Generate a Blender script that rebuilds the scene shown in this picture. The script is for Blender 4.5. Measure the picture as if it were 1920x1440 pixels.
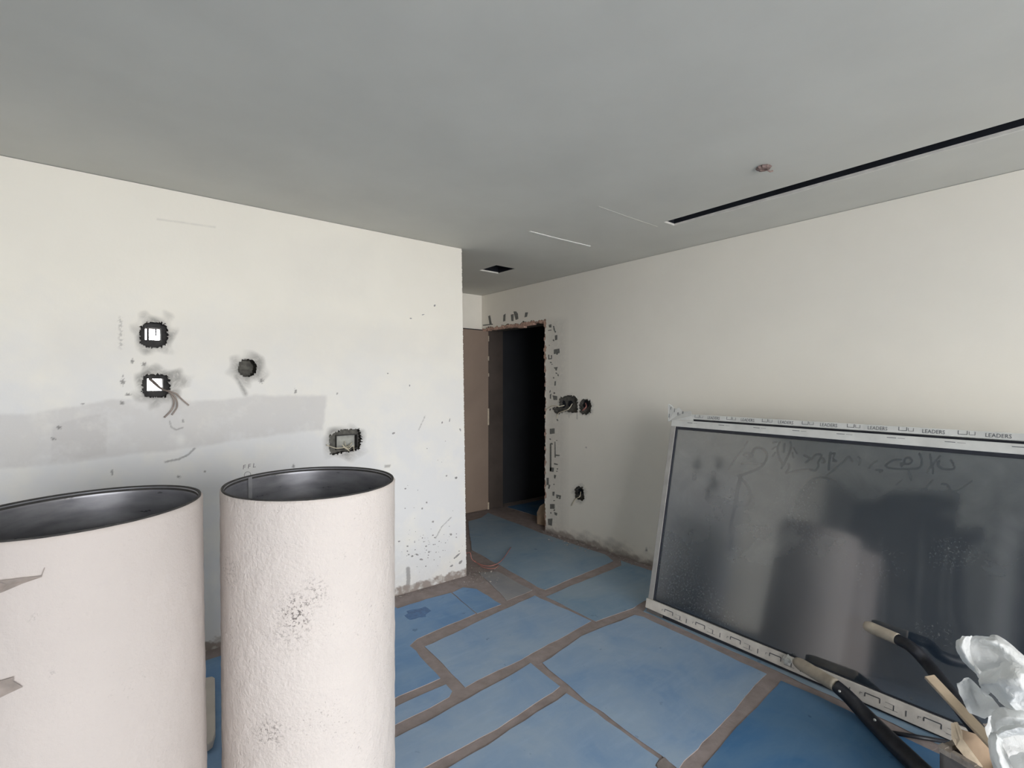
import bpy, bmesh, math, random
import numpy as np
from mathutils import Vector, Matrix, noise

random.seed(7)
S = bpy.context.scene
for o in list(bpy.data.objects):
    bpy.data.objects.remove(o, do_unlink=True)
COL = S.collection

# ------------------------------------------------------------------ camera, sky, light, exposure
YAW = math.radians(39.1)
FOC = 940.0                                   # focal length in pixels of a 1920 px wide frame
EYE = 1.5
cam = bpy.data.cameras.new('camera')
cam.sensor_width = 36.0
cam.lens = FOC / 1920 * 36.0
cam.clip_start = 0.02
co = bpy.data.objects.new('camera', cam)
co.location = (0, 0, EYE)
co.rotation_euler = (math.pi / 2, 0, -YAW)
COL.objects.link(co)
S.camera = co

w = bpy.data.worlds.new('sky')
S.world = w
w.use_nodes = True
bg = w.node_tree.nodes['Background']
bg.inputs['Color'].default_value = (0.985, 0.99, 1.0, 1)      # even overcast sky
bg.inputs['Strength'].default_value = 12.3

S.view_settings.view_transform = 'Standard'
S.view_settings.look = 'None'
S.view_settings.gamma = 1
S.view_settings.use_curve_mapping = False
S.view_settings.exposure = 0.0

REAR_Y, SIDE_X = -3.7, -3.0
OPEN_X = (-1.9, 2.9)
OPEN_Z = (0.05, 2.42)
pl = bpy.data.lights.new('daylight_portal', 'AREA')           # sampling portal in the real opening
pl.shape = 'RECTANGLE'
pl.size = OPEN_X[1] - OPEN_X[0]
pl.size_y = OPEN_Z[1] - OPEN_Z[0]
pl.cycles.is_portal = True
po = bpy.data.objects.new('daylight_portal', pl)
po.location = ((OPEN_X[0] + OPEN_X[1]) / 2, REAR_Y - 0.2, (OPEN_Z[0] + OPEN_Z[1]) / 2)
po.rotation_euler = (math.pi / 2, 0, 0)
COL.objects.link(po)

# ------------------------------------------------------------------ from a place in the photo to a place in the room
FW = np.array([math.sin(YAW), math.cos(YAW), 0.0])
RT = np.array([math.cos(YAW), -math.sin(YAW), 0.0])
UP = np.array([0.0, 0.0, 1.0])
CAM = np.array([0.0, 0.0, EYE])

def ray(px, py):
    return FW + (px - 960) / FOC * RT - (py - 720) / FOC * UP
def on_z(px, py, z=0.0):
    d = ray(px, py); return CAM + d * ((z - EYE) / d[2])
def on_x(px, py, X):
    d = ray(px, py); return CAM + d * (X / d[0])
def on_y(px, py, Y):
    d = ray(px, py); return CAM + d * (Y / d[1])
def on_plane(px, py, p0, n):
    d = ray(px, py); return CAM + d * (np.dot(p0 - CAM, n) / np.dot(d, n))
def at_depth(px, py, t):
    return CAM + ray(px, py) * t
def project(P):
    q = P - CAM
    dep = q @ FW
    return 960 + FOC * (q @ RT) / dep, 720 - FOC * q[..., 2] / dep
def ld(lat, dep, z):
    return FW * dep + RT * lat + UP * z

LEFT_Y = 3.267          # face of the left wall
RIGHT_X = 3.485         # face of the right wall
END_Y = 4.86            # face of the wall at the end of the passage
CEIL = 2.551
XC_TOP = on_y(865.5, 465, LEFT_Y)[0]
XC_BOT = on_y(874.5, 1082, LEFT_Y)[0]
def corner_x(z):
    return XC_BOT + (XC_TOP - XC_BOT) * z / CEIL

# ------------------------------------------------------------------ materials
def new_mat(name):
    m = bpy.data.materials.new(name); m.use_nodes = True
    nt = m.node_tree
    return m, nt, nt.nodes['Principled BSDF']
def N(nt, t, **kw):
    n = nt.nodes.new(t)
    for k, v in kw.items(): setattr(n, k, v)
    return n
def noise_node(nt, scale, detail=4, rough=.55, vec=None, dist=0.0):
    n = N(nt, 'ShaderNodeTexNoise')
    n.inputs['Scale'].default_value = scale; n.inputs['Detail'].default_value = detail
    n.inputs['Roughness'].default_value = rough; n.inputs['Distortion'].default_value = dist
    if vec is None:
        vec = N(nt, 'ShaderNodeTexCoord').outputs['Object']
    nt.links.new(vec, n.inputs['Vector'])
    return n.outputs['Fac']
def ramp(nt, fac, a, b):
    n = N(nt, 'ShaderNodeMapRange'); n.inputs['From Min'].default_value = a; n.inputs['From Max'].default_value = b
    nt.links.new(fac, n.inputs['Value']); return n.outputs['Result']
def mix(nt, fac, a, b):
    n = N(nt, 'ShaderNodeMix', data_type='RGBA')
    for k, v in ((0, fac), (6, a), (7, b)):
        if hasattr(v, 'is_output'): nt.links.new(v, n.inputs[k])
        elif k == 0: n.inputs[0].default_value = v
        else: n.inputs[k].default_value = (*v, 1)
    return n.outputs[2]
def mul(nt, a, b):
    n = N(nt, 'ShaderNodeMath', operation='MULTIPLY')
    for k, v in ((0, a), (1, b)):
        if hasattr(v, 'is_output'): nt.links.new(v, n.inputs[k])
        else: n.inputs[k].default_value = v
    return n.outputs[0]
def bump(nt, bs, h, strength, dist=0.005):
    n = N(nt, 'ShaderNodeBump'); n.inputs['Strength'].default_value = strength; n.inputs['Distance'].default_value = dist
    nt.links.new(h, n.inputs['Height']); nt.links.new(n.outputs['Normal'], bs.inputs['Normal'])
def attr(nt, name):
    n = N(nt, 'ShaderNodeAttribute'); n.attribute_name = name; return n.outputs['Fac']

def plain(name, col, rough=.6, var=.18, scale=9, bmp=0, bscale=60, metal=0, spec=.4, stretch=None):
    m, nt, bs = new_mat(name)
    vec = None
    if stretch:
        mp = N(nt, 'ShaderNodeMapping'); mp.inputs['Scale'].default_value = stretch
        nt.links.new(N(nt, 'ShaderNodeTexCoord').outputs['Object'], mp.inputs['Vector']); vec = mp.outputs['Vector']
    f = ramp(nt, noise_node(nt, scale, 5, vec=vec), .3, .7)
    c = mix(nt, f, [x * (1 - var) for x in col], [min(1, x * (1 + var)) for x in col])
    nt.links.new(c, bs.inputs['Base Color'])
    bs.inputs['Roughness'].default_value = rough; bs.inputs['Metallic'].default_value = metal
    bs.inputs['Specular IOR Level'].default_value = spec
    if bmp: bump(nt, bs, noise_node(nt, bscale, 6), bmp)
    return m

def wall_material(name, cream, white):
    """Painted wall: cream paint, a cooler white tone, grey skim coat, and chipped or smeared grey mortar; the masks are mesh attributes."""
    m, nt, bs = new_mat(name)
    f = ramp(nt, noise_node(nt, 2.3, 5), .3, .7)
    base = mix(nt, f, cream, [c * .965 for c in cream])
    base = mix(nt, mul(nt, attr(nt, 'white'), ramp(nt, noise_node(nt, 5, 5), .1, .55)), base, white)
    gfac = mul(nt, attr(nt, 'grey'), ramp(nt, noise_node(nt, 6, 6, .65), .15, .5))
    base = mix(nt, gfac, base, (.60, .58, .565))
    tr = ramp(nt, noise_node(nt, 22, 8, .7, dist=1.2), .18, .52)
    base = mix(nt, mul(nt, attr(nt, 'smear'), tr), base, (.26, .25, .235))
    base = mix(nt, attr(nt, 'dark'), base, (.16, .15, .145))
    base = mix(nt, mul(nt, attr(nt, 'brown'), ramp(nt, noise_node(nt, 18, 6), .25, .5)), base, (.30, .26, .235))
    nt.links.new(base, bs.inputs['Base Color'])
    bs.inputs['Roughness'].default_value = .75; bs.inputs['Specular IOR Level'].default_value = .2
    bump(nt, bs, noise_node(nt, 30, 6, .6), .18, .004)
    return m

M = {}
M['wall'] = wall_material('painted_plaster', (.86, .822, .738), (.735, .73, .725))
M['wall_side'] = plain('darkened_side_wall', (.22, .22, .215), .9, .2, 3)  # unseen wall, coloured dark for its reflection in the leaning glass
M['wall_plain'] = plain('plain_plaster', (.85, .81, .725), .8, .04, 3)
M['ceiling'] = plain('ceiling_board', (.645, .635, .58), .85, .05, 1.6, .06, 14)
M['ridge'] = plain('filler_ridge', (.78, .775, .74), .8, .05, 6)
M['board_edge'] = plain('gypsum_edge', (.74, .72, .67), .8, .1, 25)
M['void'] = plain('dark_void', (.012, .014, .02), .9, .2, 5)
M['mortar'] = plain('rough_mortar', (.13, .125, .11), .95, .35, 40, .6, 60)
M['box_dark'] = plain('dark_back_box', (.045, .043, .042), .8, .3, 30)
M['box_grey'] = plain('galvanised_plate', (.33, .33, .30), .55, .25, 30, metal=.3)
M['dusty_base'] = plain('dusty_screed', (.29, .245, .235), .95, .16, 14, .5, 70)
M['brown_door'] = plain('brown_board', (.29, .218, .172), .6, .10, 2.2)
M['lining'] = plain('shaded_lining', (.085, .066, .056), .7, .25, 3)  # dark tone holds the shadow that the right wall throws on the lining
M['chip'] = plain('cream_chip', (.52, .44, .34), .8, .2, 40)
M['pink'] = plain('broken_terracotta_edge', (.50, .33, .26), .9, .35, 50, .5, 80)
M['dark_room'] = plain('unlit_plaster', (.035, .037, .042), .9, .1, 3)  # near-black colour stands in for a room without light
M['residue'] = plain('grey_adhesive', (.17, .17, .155), .9, .35, 60)
M['speck'] = plain('grey_specks', (.30, .29, .285), .9, .3, 60)
M['ink'] = plain('pencil_ink', (.2, .19, .2), .8, .1, 60)
M['alu'] = plain('dull_aluminium', (.36, .35, .335), .45, .12, 12, metal=.35)
M['tape'] = plain('white_protective_tape', (.58, .58, .555), .55, .10, 10, .1, 60)
M['tape_dirty'] = plain('dusty_protective_tape', (.58, .545, .50), .65, .16, 16, .25, 50)
M['print'] = plain('tape_print', (.07, .075, .085), .6, .2, 40)
M['gasket'] = plain('black_gasket', (.02, .022, .03), .5, .2, 30)
M['metal_in'] = None
M['black_pole'] = plain('black_painted_pole', (.018, .019, .024), .42, .35, 40, .1, 120)
M['wood'] = plain('pale_raw_wood', (.43, .375, .30), .7, .22, 14, .3, 50, stretch=(1, 1, 1))
M['wood2'] = plain('pine_slat', (.48, .385, .28), .7, .15, 12, .2, 40)
M['ply'] = plain('plywood', (.34, .245, .165), .7, .22, 9, .2, 40)
M['ply_edge'] = plain('plywood_edge', (.56, .46, .34), .75, .15, 30)
M['carton'] = plain('dusty_carton', (.13, .12, .115), .85, .3, 18)
M['carton_rim'] = plain('dusty_carton_rim', (.36, .31, .265), .9, .3, 40)
M['rubble'] = plain('rubble', (.36, .33, .31), .95, .4, 60)
M['wire_cream'] = plain('cream_cable', (.62, .56, .43), .5, .15, 20)
M['wire_red'] = plain('red_cable', (.36, .15, .13), .5, .2, 20)
M['wire_grey'] = plain('grey_brown_cable', (.30, .25, .22), .6, .2, 20)
M['ground'] = plain('outside_ground', (.42, .41, .39), .95, .1, 2)
M['white_frame'] = plain('window_frame', (.7, .7, .7), .5, .05, 3)
M['rivet'] = plain('bright_rivet', (.55, .55, .53), .35, .1, 30, metal=.7)
M['torn'] = plain('torn_felt', (.22, .19, .18), .95, .2, 30)
M['scrap'] = plain('tan_scrap', (.36, .27, .19), .8, .2, 12)
M['rose'] = plain('brown_stained_stub', (.24, .17, .15), .85, .4, 30)
M['cream_board'] = plain('cream_board', (.53, .49, .44), .6, .12, 5)

def duct_skin(name, col, rough_amt, pits):
    m, nt, bs = new_mat(name)
    n1 = noise_node(nt, 80, 5, .6); n2 = noise_node(nt, 22, 5, .6); n3 = noise_node(nt, 3.0, 4)
    c = mix(nt, ramp(nt, n3, .3, .7), [x * .95 for x in col], col)
    pit = ramp(nt, noise_node(nt, 120, 5, .7), .60, .66)
    pm = mul(nt, pit, mul(nt, ramp(nt, noise_node(nt, 4.5, 3), .50, .68), pits))
    c = mix(nt, pm, c, (.20, .175, .16))
    c = mix(nt, mul(nt, attr(nt, 'stain'), ramp(nt, noise_node(nt, 105, 4, .7), .53, .60)), c, (.16, .14, .13))
    nt.links.new(c, bs.inputs['Base Color'])
    bs.inputs['Roughness'].default_value = .85; bs.inputs['Specular IOR Level'].default_value = .15
    a = N(nt, 'ShaderNodeMath', operation='ADD'); nt.links.new(n1, a.inputs[0]); nt.links.new(n2, a.inputs[1])
    bump(nt, bs, a.outputs[0], rough_amt, .008)
    return m
M['duct_rough'] = duct_skin('rough_cream_coating', (.62, .565, .53), .55, .8)
M['duct_smooth'] = duct_skin('smooth_cream_coating', (.50, .452, .425), .26, .25)  # darker than the other duct: its weaker light is put into the colour
M['duct_tear'] = plain('torn_brown_lining', (.27, .23, .205), .9, .2, 30)

def duct_metal():
    m, nt, bs = new_mat('dull_sheet_steel')
    tc = N(nt, 'ShaderNodeTexCoord').outputs['Object']
    mp = N(nt, 'ShaderNodeMapping'); mp.inputs['Scale'].default_value = (6, 6, 22)
    mp.inputs['Rotation'].default_value = (.3, .2, 0)
    nt.links.new(tc, mp.inputs['Vector'])
    f = ramp(nt, noise_node(nt, 1.4, 6, .6, vec=mp.outputs['Vector']), .3, .75)
    nt.links.new(mix(nt, f, (.26, .26, .285), (.42, .42, .45)), bs.inputs['Base Color'])
    bs.inputs['Metallic'].default_value = .55
    nt.links.new(ramp(nt, f, -.9, 2.6), bs.inputs['Roughness'])
    return m
M['metal_in'] = duct_metal()
M['seam'] = plain('pale_seam_tape', (.42, .42, .44), .4, .15, 20, metal=.4)

def floor_board_mat(name, blue, dusty, bias):
    m, nt, bs = new_mat(name)
    f = ramp(nt, noise_node(nt, 2.6, 7, .62, dist=.5), .32 + bias, .66 + bias)
    c = mix(nt, f, blue, dusty)
    mp = N(nt, 'ShaderNodeMapping'); mp.inputs['Scale'].default_value = (3, 14, 1); mp.inputs['Rotation'].default_value = (0, 0, .35)
    nt.links.new(N(nt, 'ShaderNodeTexCoord').outputs['Object'], mp.inputs['Vector'])
    st = ramp(nt, noise_node(nt, 1.5, 6, .6, vec=mp.outputs['Vector']), .5, .8)
    c = mix(nt, mul(nt, st, .3), c, [x * 1.25 for x in dusty])
    sp = ramp(nt, noise_node(nt, 14, 3, .5), .70, .74)
    c = mix(nt, mul(nt, sp, .6), c, [x * .55 for x in blue])
    nt.links.new(c, bs.inputs['Base Color'])
    bs.inputs['Roughness'].default_value = .62; bs.inputs['Specular IOR Level'].default_value = .35
    bump(nt, bs, noise_node(nt, 35, 5), .12, .003)
    return m
M['blue'] = floor_board_mat('blue_floor_board', (.185, .31, .50), (.31, .41, .535), -.04)
M['blue_bright'] = floor_board_mat('clean_blue_floor_board', (.12, .25, .46), (.21, .33, .49), .02)
M['blue_deep'] = floor_board_mat('deep_blue_floor_board', (.06, .165, .33), (.115, .215, .345), .04)
M['blue_grey'] = floor_board_mat('dusty_blue_floor_board', (.18, .295, .42), (.275, .36, .44), -.05)
M['blue_dust'] = floor_board_mat('grey_dusted_floor_board', (.22, .235, .27), (.31, .305, .31), -.05)

def glass_mat():
    m, nt, bs = new_mat('dusty_dark_glass')
    f = ramp(nt, noise_node(nt, 7, 8, .7, dist=.8), .3, .7)
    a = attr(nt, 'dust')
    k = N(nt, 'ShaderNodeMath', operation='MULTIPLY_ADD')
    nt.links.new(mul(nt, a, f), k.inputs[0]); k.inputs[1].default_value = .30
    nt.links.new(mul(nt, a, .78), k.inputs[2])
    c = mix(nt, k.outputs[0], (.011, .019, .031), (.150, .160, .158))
    sc = ramp(nt, noise_node(nt, 110, 6, .7, dist=.6), .56, .66)
    c = mix(nt, mul(nt, sc, attr(nt, 'scuff')), c, (.17, .18, .18))
    nt.links.new(c, bs.inputs['Base Color'])
    bs.inputs['Roughness'].default_value = .09
    bs.inputs['IOR'].default_value = 2.35
    bs.inputs['Specular IOR Level'].default_value = .5
    return m
M['glass'] = glass_mat()

def bag_mat():
    m, nt, bs = new_mat('thin_white_plastic')
    f = ramp(nt, noise_node(nt, 6, 5), .3, .7)
    nt.links.new(mix(nt, f, (.72, .73, .725), (.82, .83, .825)), bs.inputs['Base Color'])
    bs.inputs['Roughness'].default_value = .38
    tl = N(nt, 'ShaderNodeBsdfTranslucent'); tl.inputs['Color'].default_value = (.8, .82, .8, 1)
    tp = N(nt, 'ShaderNodeBsdfTransparent'); tp.inputs['Color'].default_value = (.95, .96, .96, 1)
    m1 = N(nt, 'ShaderNodeMixShader'); m1.inputs[0].default_value = .3
    nt.links.new(bs.outputs[0], m1.inputs[1]); nt.links.new(tl.outputs[0], m1.inputs[2])
    m2 = N(nt, 'ShaderNodeMixShader'); m2.inputs[0].default_value = .12
    nt.links.new(m1.outputs[0], m2.inputs[1]); nt.links.new(tp.outputs[0], m2.inputs[2])
    nt.links.new(m2.outputs[0], nt.nodes['Material Output'].inputs['Surface'])
    bump(nt, bs, noise_node(nt, 34, 6, .65, dist=1.0), .8, .012)
    return m
M['bag'] = bag_mat()

# ------------------------------------------------------------------ mesh helpers
def wloc(o):
    p = np.zeros(3)
    while o is not None:
        p = p + np.array(o.location); o = o.parent
    return p
def link_mesh(name, me, mats, parent=None, origin=None, smooth=False):
    for m in (mats if isinstance(mats, (list, tuple)) else [mats]):
        me.materials.append(m)
    if smooth:
        me.polygons.foreach_set('use_smooth', [True] * len(me.polygons))
    o = bpy.data.objects.new(name, me)
    COL.objects.link(o)
    if parent is not None:
        o.parent = parent
    elif origin is not None:
        o.location = origin
    return o
def mesh(name, verts, faces, mat, parent=None, origin=None, smooth=False):
    """World-space vertices; the object's origin sits at its parent's or at `origin`."""
    v = np.asarray(verts, float).reshape(-1, 3)
    off = wloc(parent) if parent is not None else (np.asarray(origin, float) if origin is not None else np.zeros(3))
    me = bpy.data.meshes.new(name)
    me.from_pydata((v - off).tolist(), [], [list(map(int, f)) for f in faces])
    me.update()
    return link_mesh(name, me, mat, parent, origin, smooth)
class MB:
    def __init__(s): s.v = []; s.f = []
    def add(s, v, f):
        b = len(s.v); s.v += [tuple(map(float, p)) for p in v]; s.f += [[i + b for i in q] for q in f]
    def hexa(s, c):          # 4 bottom corners, 4 top corners
        s.add(c, [(3, 2, 1, 0), (4, 5, 6, 7), (0, 1, 5, 4), (1, 2, 6, 5), (2, 3, 7, 6), (3, 0, 4, 7)])
    def box(s, lo, hi):
        (a, b, c), (d, e, f) = lo, hi
        s.hexa([(a, b, c), (d, b, c), (d, e, c), (a, e, c), (a, b, f), (d, b, f), (d, e, f), (a, e, f)])
    def obox(s, o, u, v, n, u0, u1, v0, v1, n0, n1):
        P = lambda a, b, c: o + u * a + v * b + n * c
        s.hexa([P(u0, v0, n0), P(u1, v0, n0), P(u1, v1, n0), P(u0, v1, n0), P(u0, v0, n1), P(u1, v0, n1), P(u1, v1, n1), P(u0, v1, n1)])
    def prism(s, poly, n, th):
        """poly: list of points of a flat outline, thickened by th along n."""
        k = len(poly); n = np.asarray(n, float)
        a = [np.asarray(p, float) for p in poly]
        s.add(a + [p + n * th for p in a], [list(range(k))[::-1], [k + i for i in range(k)]] + [(i, (i + 1) % k, k + (i + 1) % k, k + i) for i in range(k)])
    def tube(s, pts, rad, seg=10, caps=True):
        pts = [np.asarray(p, float) for p in pts]; n = len(pts)
        rad = rad if isinstance(rad, (list, tuple)) else [rad] * n
        rows = []; ref = None
        for i in range(n):
            t = pts[min(i + 1, n - 1)] - pts[max(i - 1, 0)]; t = t / (np.linalg.norm(t) + 1e-9)
            if ref is None:
                ref = np.cross(t, [0, 0, 1.0]); 
                if np.linalg.norm(ref) < .05: ref = np.cross(t, [1.0, 0, 0])
            a = ref - t * np.dot(ref, t); a /= np.linalg.norm(a) + 1e-9; ref = a
            b = np.cross(t, a)
            rows.append([pts[i] + (a * math.cos(2 * math.pi * k / seg) + b * math.sin(2 * math.pi * k / seg)) * rad[i] for k in range(seg)])
        v = [p for r in rows for p in r]
        f = [(i * seg + k, i * seg + (k + 1) % seg, (i + 1) * seg + (k + 1) % seg, (i + 1) * seg + k) for i in range(n - 1) for k in range(seg)]
        if caps: f += [list(range(seg))[::-1], [(n - 1) * seg + k for k in range(seg)]]
        s.add(v, f)
    def build(s, name, mat, parent=None, origin=None, smooth=False):
        return mesh(name, s.v, s.f, mat, parent, origin, smooth)
def smooth_path(pts, n=6):
    pts = [np.asarray(p, float) for p in pts]; out = []
    for i in range(len(pts) - 1):
        p0, p1, p2, p3 = pts[max(i - 1, 0)], pts[i], pts[i + 1], pts[min(i + 2, len(pts) - 1)]
        for k in range(n):
            t = k / n
            out.append(.5 * ((2 * p1) + (p2 - p0) * t + (2 * p0 - 5 * p1 + 4 * p2 - p3) * t * t + (3 * p1 - p0 - 3 * p2 + p3) * t ** 3))
    return out + [pts[-1]]
def bevel(o, wdt, seg=2):
    m = o.modifiers.new('bevel', 'BEVEL'); m.width = wdt; m.segments = seg; m.limit_method = 'ANGLE'; m.angle_limit = .6
def tag(o, label=None, cat=None, group=None, kind=None):
    for k, v in (('label', label), ('category', cat), ('group', group), ('kind', kind)):
        if v: o[k] = v
    return o
def thing(name, loc, label, cat, group=None):
    o = bpy.data.objects.new(name, None); o.location = loc; o.empty_display_size = .1
    COL.objects.link(o); return tag(o, label, cat, group)
def structure(o, label=None):
    return tag(o, label, None, None, 'structure')

def rect_holes(a0, a1, b0, b1, holes):
    """Cells of a rectangle left once the rectangular holes are cut out."""
    A = sorted({a0, a1, *[h[0] for h in holes], *[h[1] for h in holes]}); B = sorted({b0, b1, *[h[2] for h in holes], *[h[3] for h in holes]})
    for i in range(len(A) - 1):
        for j in range(len(B) - 1):
            ca, cb = (A[i] + A[i + 1]) / 2, (B[j] + B[j + 1]) / 2
            if not any(h[0] < ca < h[1] and h[2] < cb < h[3] for h in holes):
                yield A[i], A[i + 1], B[j], B[j + 1]

# masks ------------------------------------------------------------
def wob(x, y, s=1.0):
    return (np.sin(x * .31 * s + 1.3 * np.sin(y * .17 * s)) + np.sin(y * .37 * s + 2 + 1.1 * np.sin(x * .23 * s)) + .6 * np.sin((x + y) * .71 * s + 1) + .5 * np.sin((x - 1.7 * y) * .93 * s + 4)) / 2
def sdist(x, y, poly):
    """Signed distance (negative inside) to a polygon."""
    d = np.full(x.shape, 1e9); ins = np.zeros(x.shape, bool); n = len(poly)
    for i in range(n):
        ax, ay = poly[i]; bx, by = poly[(i + 1) % n]
        ex, ey = bx - ax, by - ay
        t = np.clip(((x - ax) * ex + (y - ay) * ey) / (ex * ex + ey * ey + 1e-9), 0, 1)
        d = np.minimum(d, np.hypot(x - ax - t * ex, y - ay - t * ey))
        c = ((ay > y) != (by > y)) & (x < ex * (y - ay) / (ey if abs(ey) > 1e-9 else 1e-9) + ax)
        ins ^= c
    return np.where(ins, -d, d)
def pdist(x, y, pts):
    d = np.full(x.shape, 1e9)
    for (ax, ay), (bx, by) in zip(pts[:-1], pts[1:]):
        ex, ey = bx - ax, by - ay
        t = np.clip(((x - ax) * ex + (y - ay) * ey) / (ex * ex + ey * ey + 1e-9), 0, 1)
        d = np.minimum(d, np.hypot(x - ax - t * ex, y - ay - t * ey))
    return d
def soft(d, wd):
    return np.clip(.5 - d / (2 * wd), 0, 1)
def ellip(x, y, cx, cy, rx, ry, p=2):
    return (np.abs((x - cx) / rx) ** p + np.abs((y - cy) / ry) ** p) ** (1 / p) - 1

def grid_wall(name, us, vs, place, hole, masks, mats, depth_vec, hole_depth, parent=None):
    """A dense wall face with ragged openings knocked out of it; the broken rims run back by depth_vec."""
    U, V = np.meshgrid(us, vs, indexing='ij')
    P = place(U, V)
    nu, nv = len(us), len(vs)
    px, py = project(P)
    fu = (px[:-1, :-1] + px[1:, :-1] + px[:-1, 1:] + px[1:, 1:]) / 4
    fv = (py[:-1, :-1] + py[1:, :-1] + py[:-1, 1:] + py[1:, 1:]) / 4
    H = hole(fu, fv, U[:-1, :-1], V[:-1, :-1])          # 0 = wall, k = opening k
    idx = np.arange(nu * nv).reshape(nu, nv)
    q = np.stack([idx[:-1, :-1], idx[1:, :-1], idx[1:, 1:], idx[:-1, 1:]], -1)
    keep = H == 0
    F = q[keep]
    verts = P.reshape(-1, 3)
    # jitter of the vertices on rims
    rim = np.zeros(nu * nv, bool)
    kin = set(np.unique(q[H > 0].ravel())); kout = set(np.unique(F.ravel()))
    rimv = np.array(sorted(kin & kout), int)
    rng = np.random.default_rng(3)
    extra_v, extra_f = [], []
    if len(rimv):
        du = P[1, 0] - P[0, 0]; dv = P[0, 1] - P[0, 0]
        j = rng.uniform(-.35, .35, (len(rimv), 2))
        verts[rimv] += j[:, :1] * du + j[:, 1:] * dv
        back = {}
        def bk(i, h):
            if (i, h) not in back:
                back[(i, h)] = nu * nv + len(extra_v); extra_v.append(verts[i] + np.asarray(depth_vec) * hole_depth[h])
            return back[(i, h)]
        for i, jj in np.argwhere(H > 0):
            h = int(H[i, jj])
            if hole_depth.get(h, 0) <= 0: continue
            for (di, dj, e) in ((-1, 0, (0, 3)), (1, 0, (2, 1)), (0, -1, (1, 0)), (0, 1, (3, 2))):
                a, b = i + di, jj + dj
                if 0 <= a < nu - 1 and 0 <= b < nv - 1 and H[a, b] == 0:
                    p0, p1 = q[i, jj][e[0]], q[i, jj][e[1]]
                    extra_f.append((p0, p1, bk(p1, h), bk(p0, h)))
    allv = np.concatenate([verts, np.array(extra_v).reshape(-1, 3)]) if extra_v else verts
    nf = len(F); ne = len(extra_f)
    loops = np.concatenate([F.ravel(), np.array(extra_f, int).ravel()]) if ne else F.ravel()
    me = bpy.data.meshes.new(name)
    me.vertices.add(len(allv)); me.vertices.foreach_set('co', allv.astype(np.float32).ravel())
    me.loops.add(len(loops)); me.loops.foreach_set('vertex_index', loops.astype(np.int32))
    me.polygons.add(nf + ne); me.polygons.foreach_set('loop_start', np.arange(0, 4 * (nf + ne), 4, dtype=np.int32))
    me.polygons.foreach_set('loop_total', np.full(nf + ne, 4, np.int32))
    mi = np.zeros(nf + ne, np.int32); mi[nf:] = 1
    me.polygons.foreach_set('material_index', mi)
    me.update(calc_edges=True); me.validate()
    fx, fy = px.ravel(), py.ravel()
    for k, fn in masks.items():
        val = np.zeros(len(allv), np.float32); val[:nu * nv] = np.clip(fn(fx, fy, U.ravel(), V.ravel()), 0, 1)
        a = me.attributes.new(k, 'FLOAT', 'POINT'); a.data.foreach_set('value', val)
    return link_mesh(name, me, mats, parent)

# ================================================================== SETTING
# ---- ground outside
g = MB(); g.box((-14, -14, -.5), (16, 18, -.3)); structure(g.build('ground', M['ground']))

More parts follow.
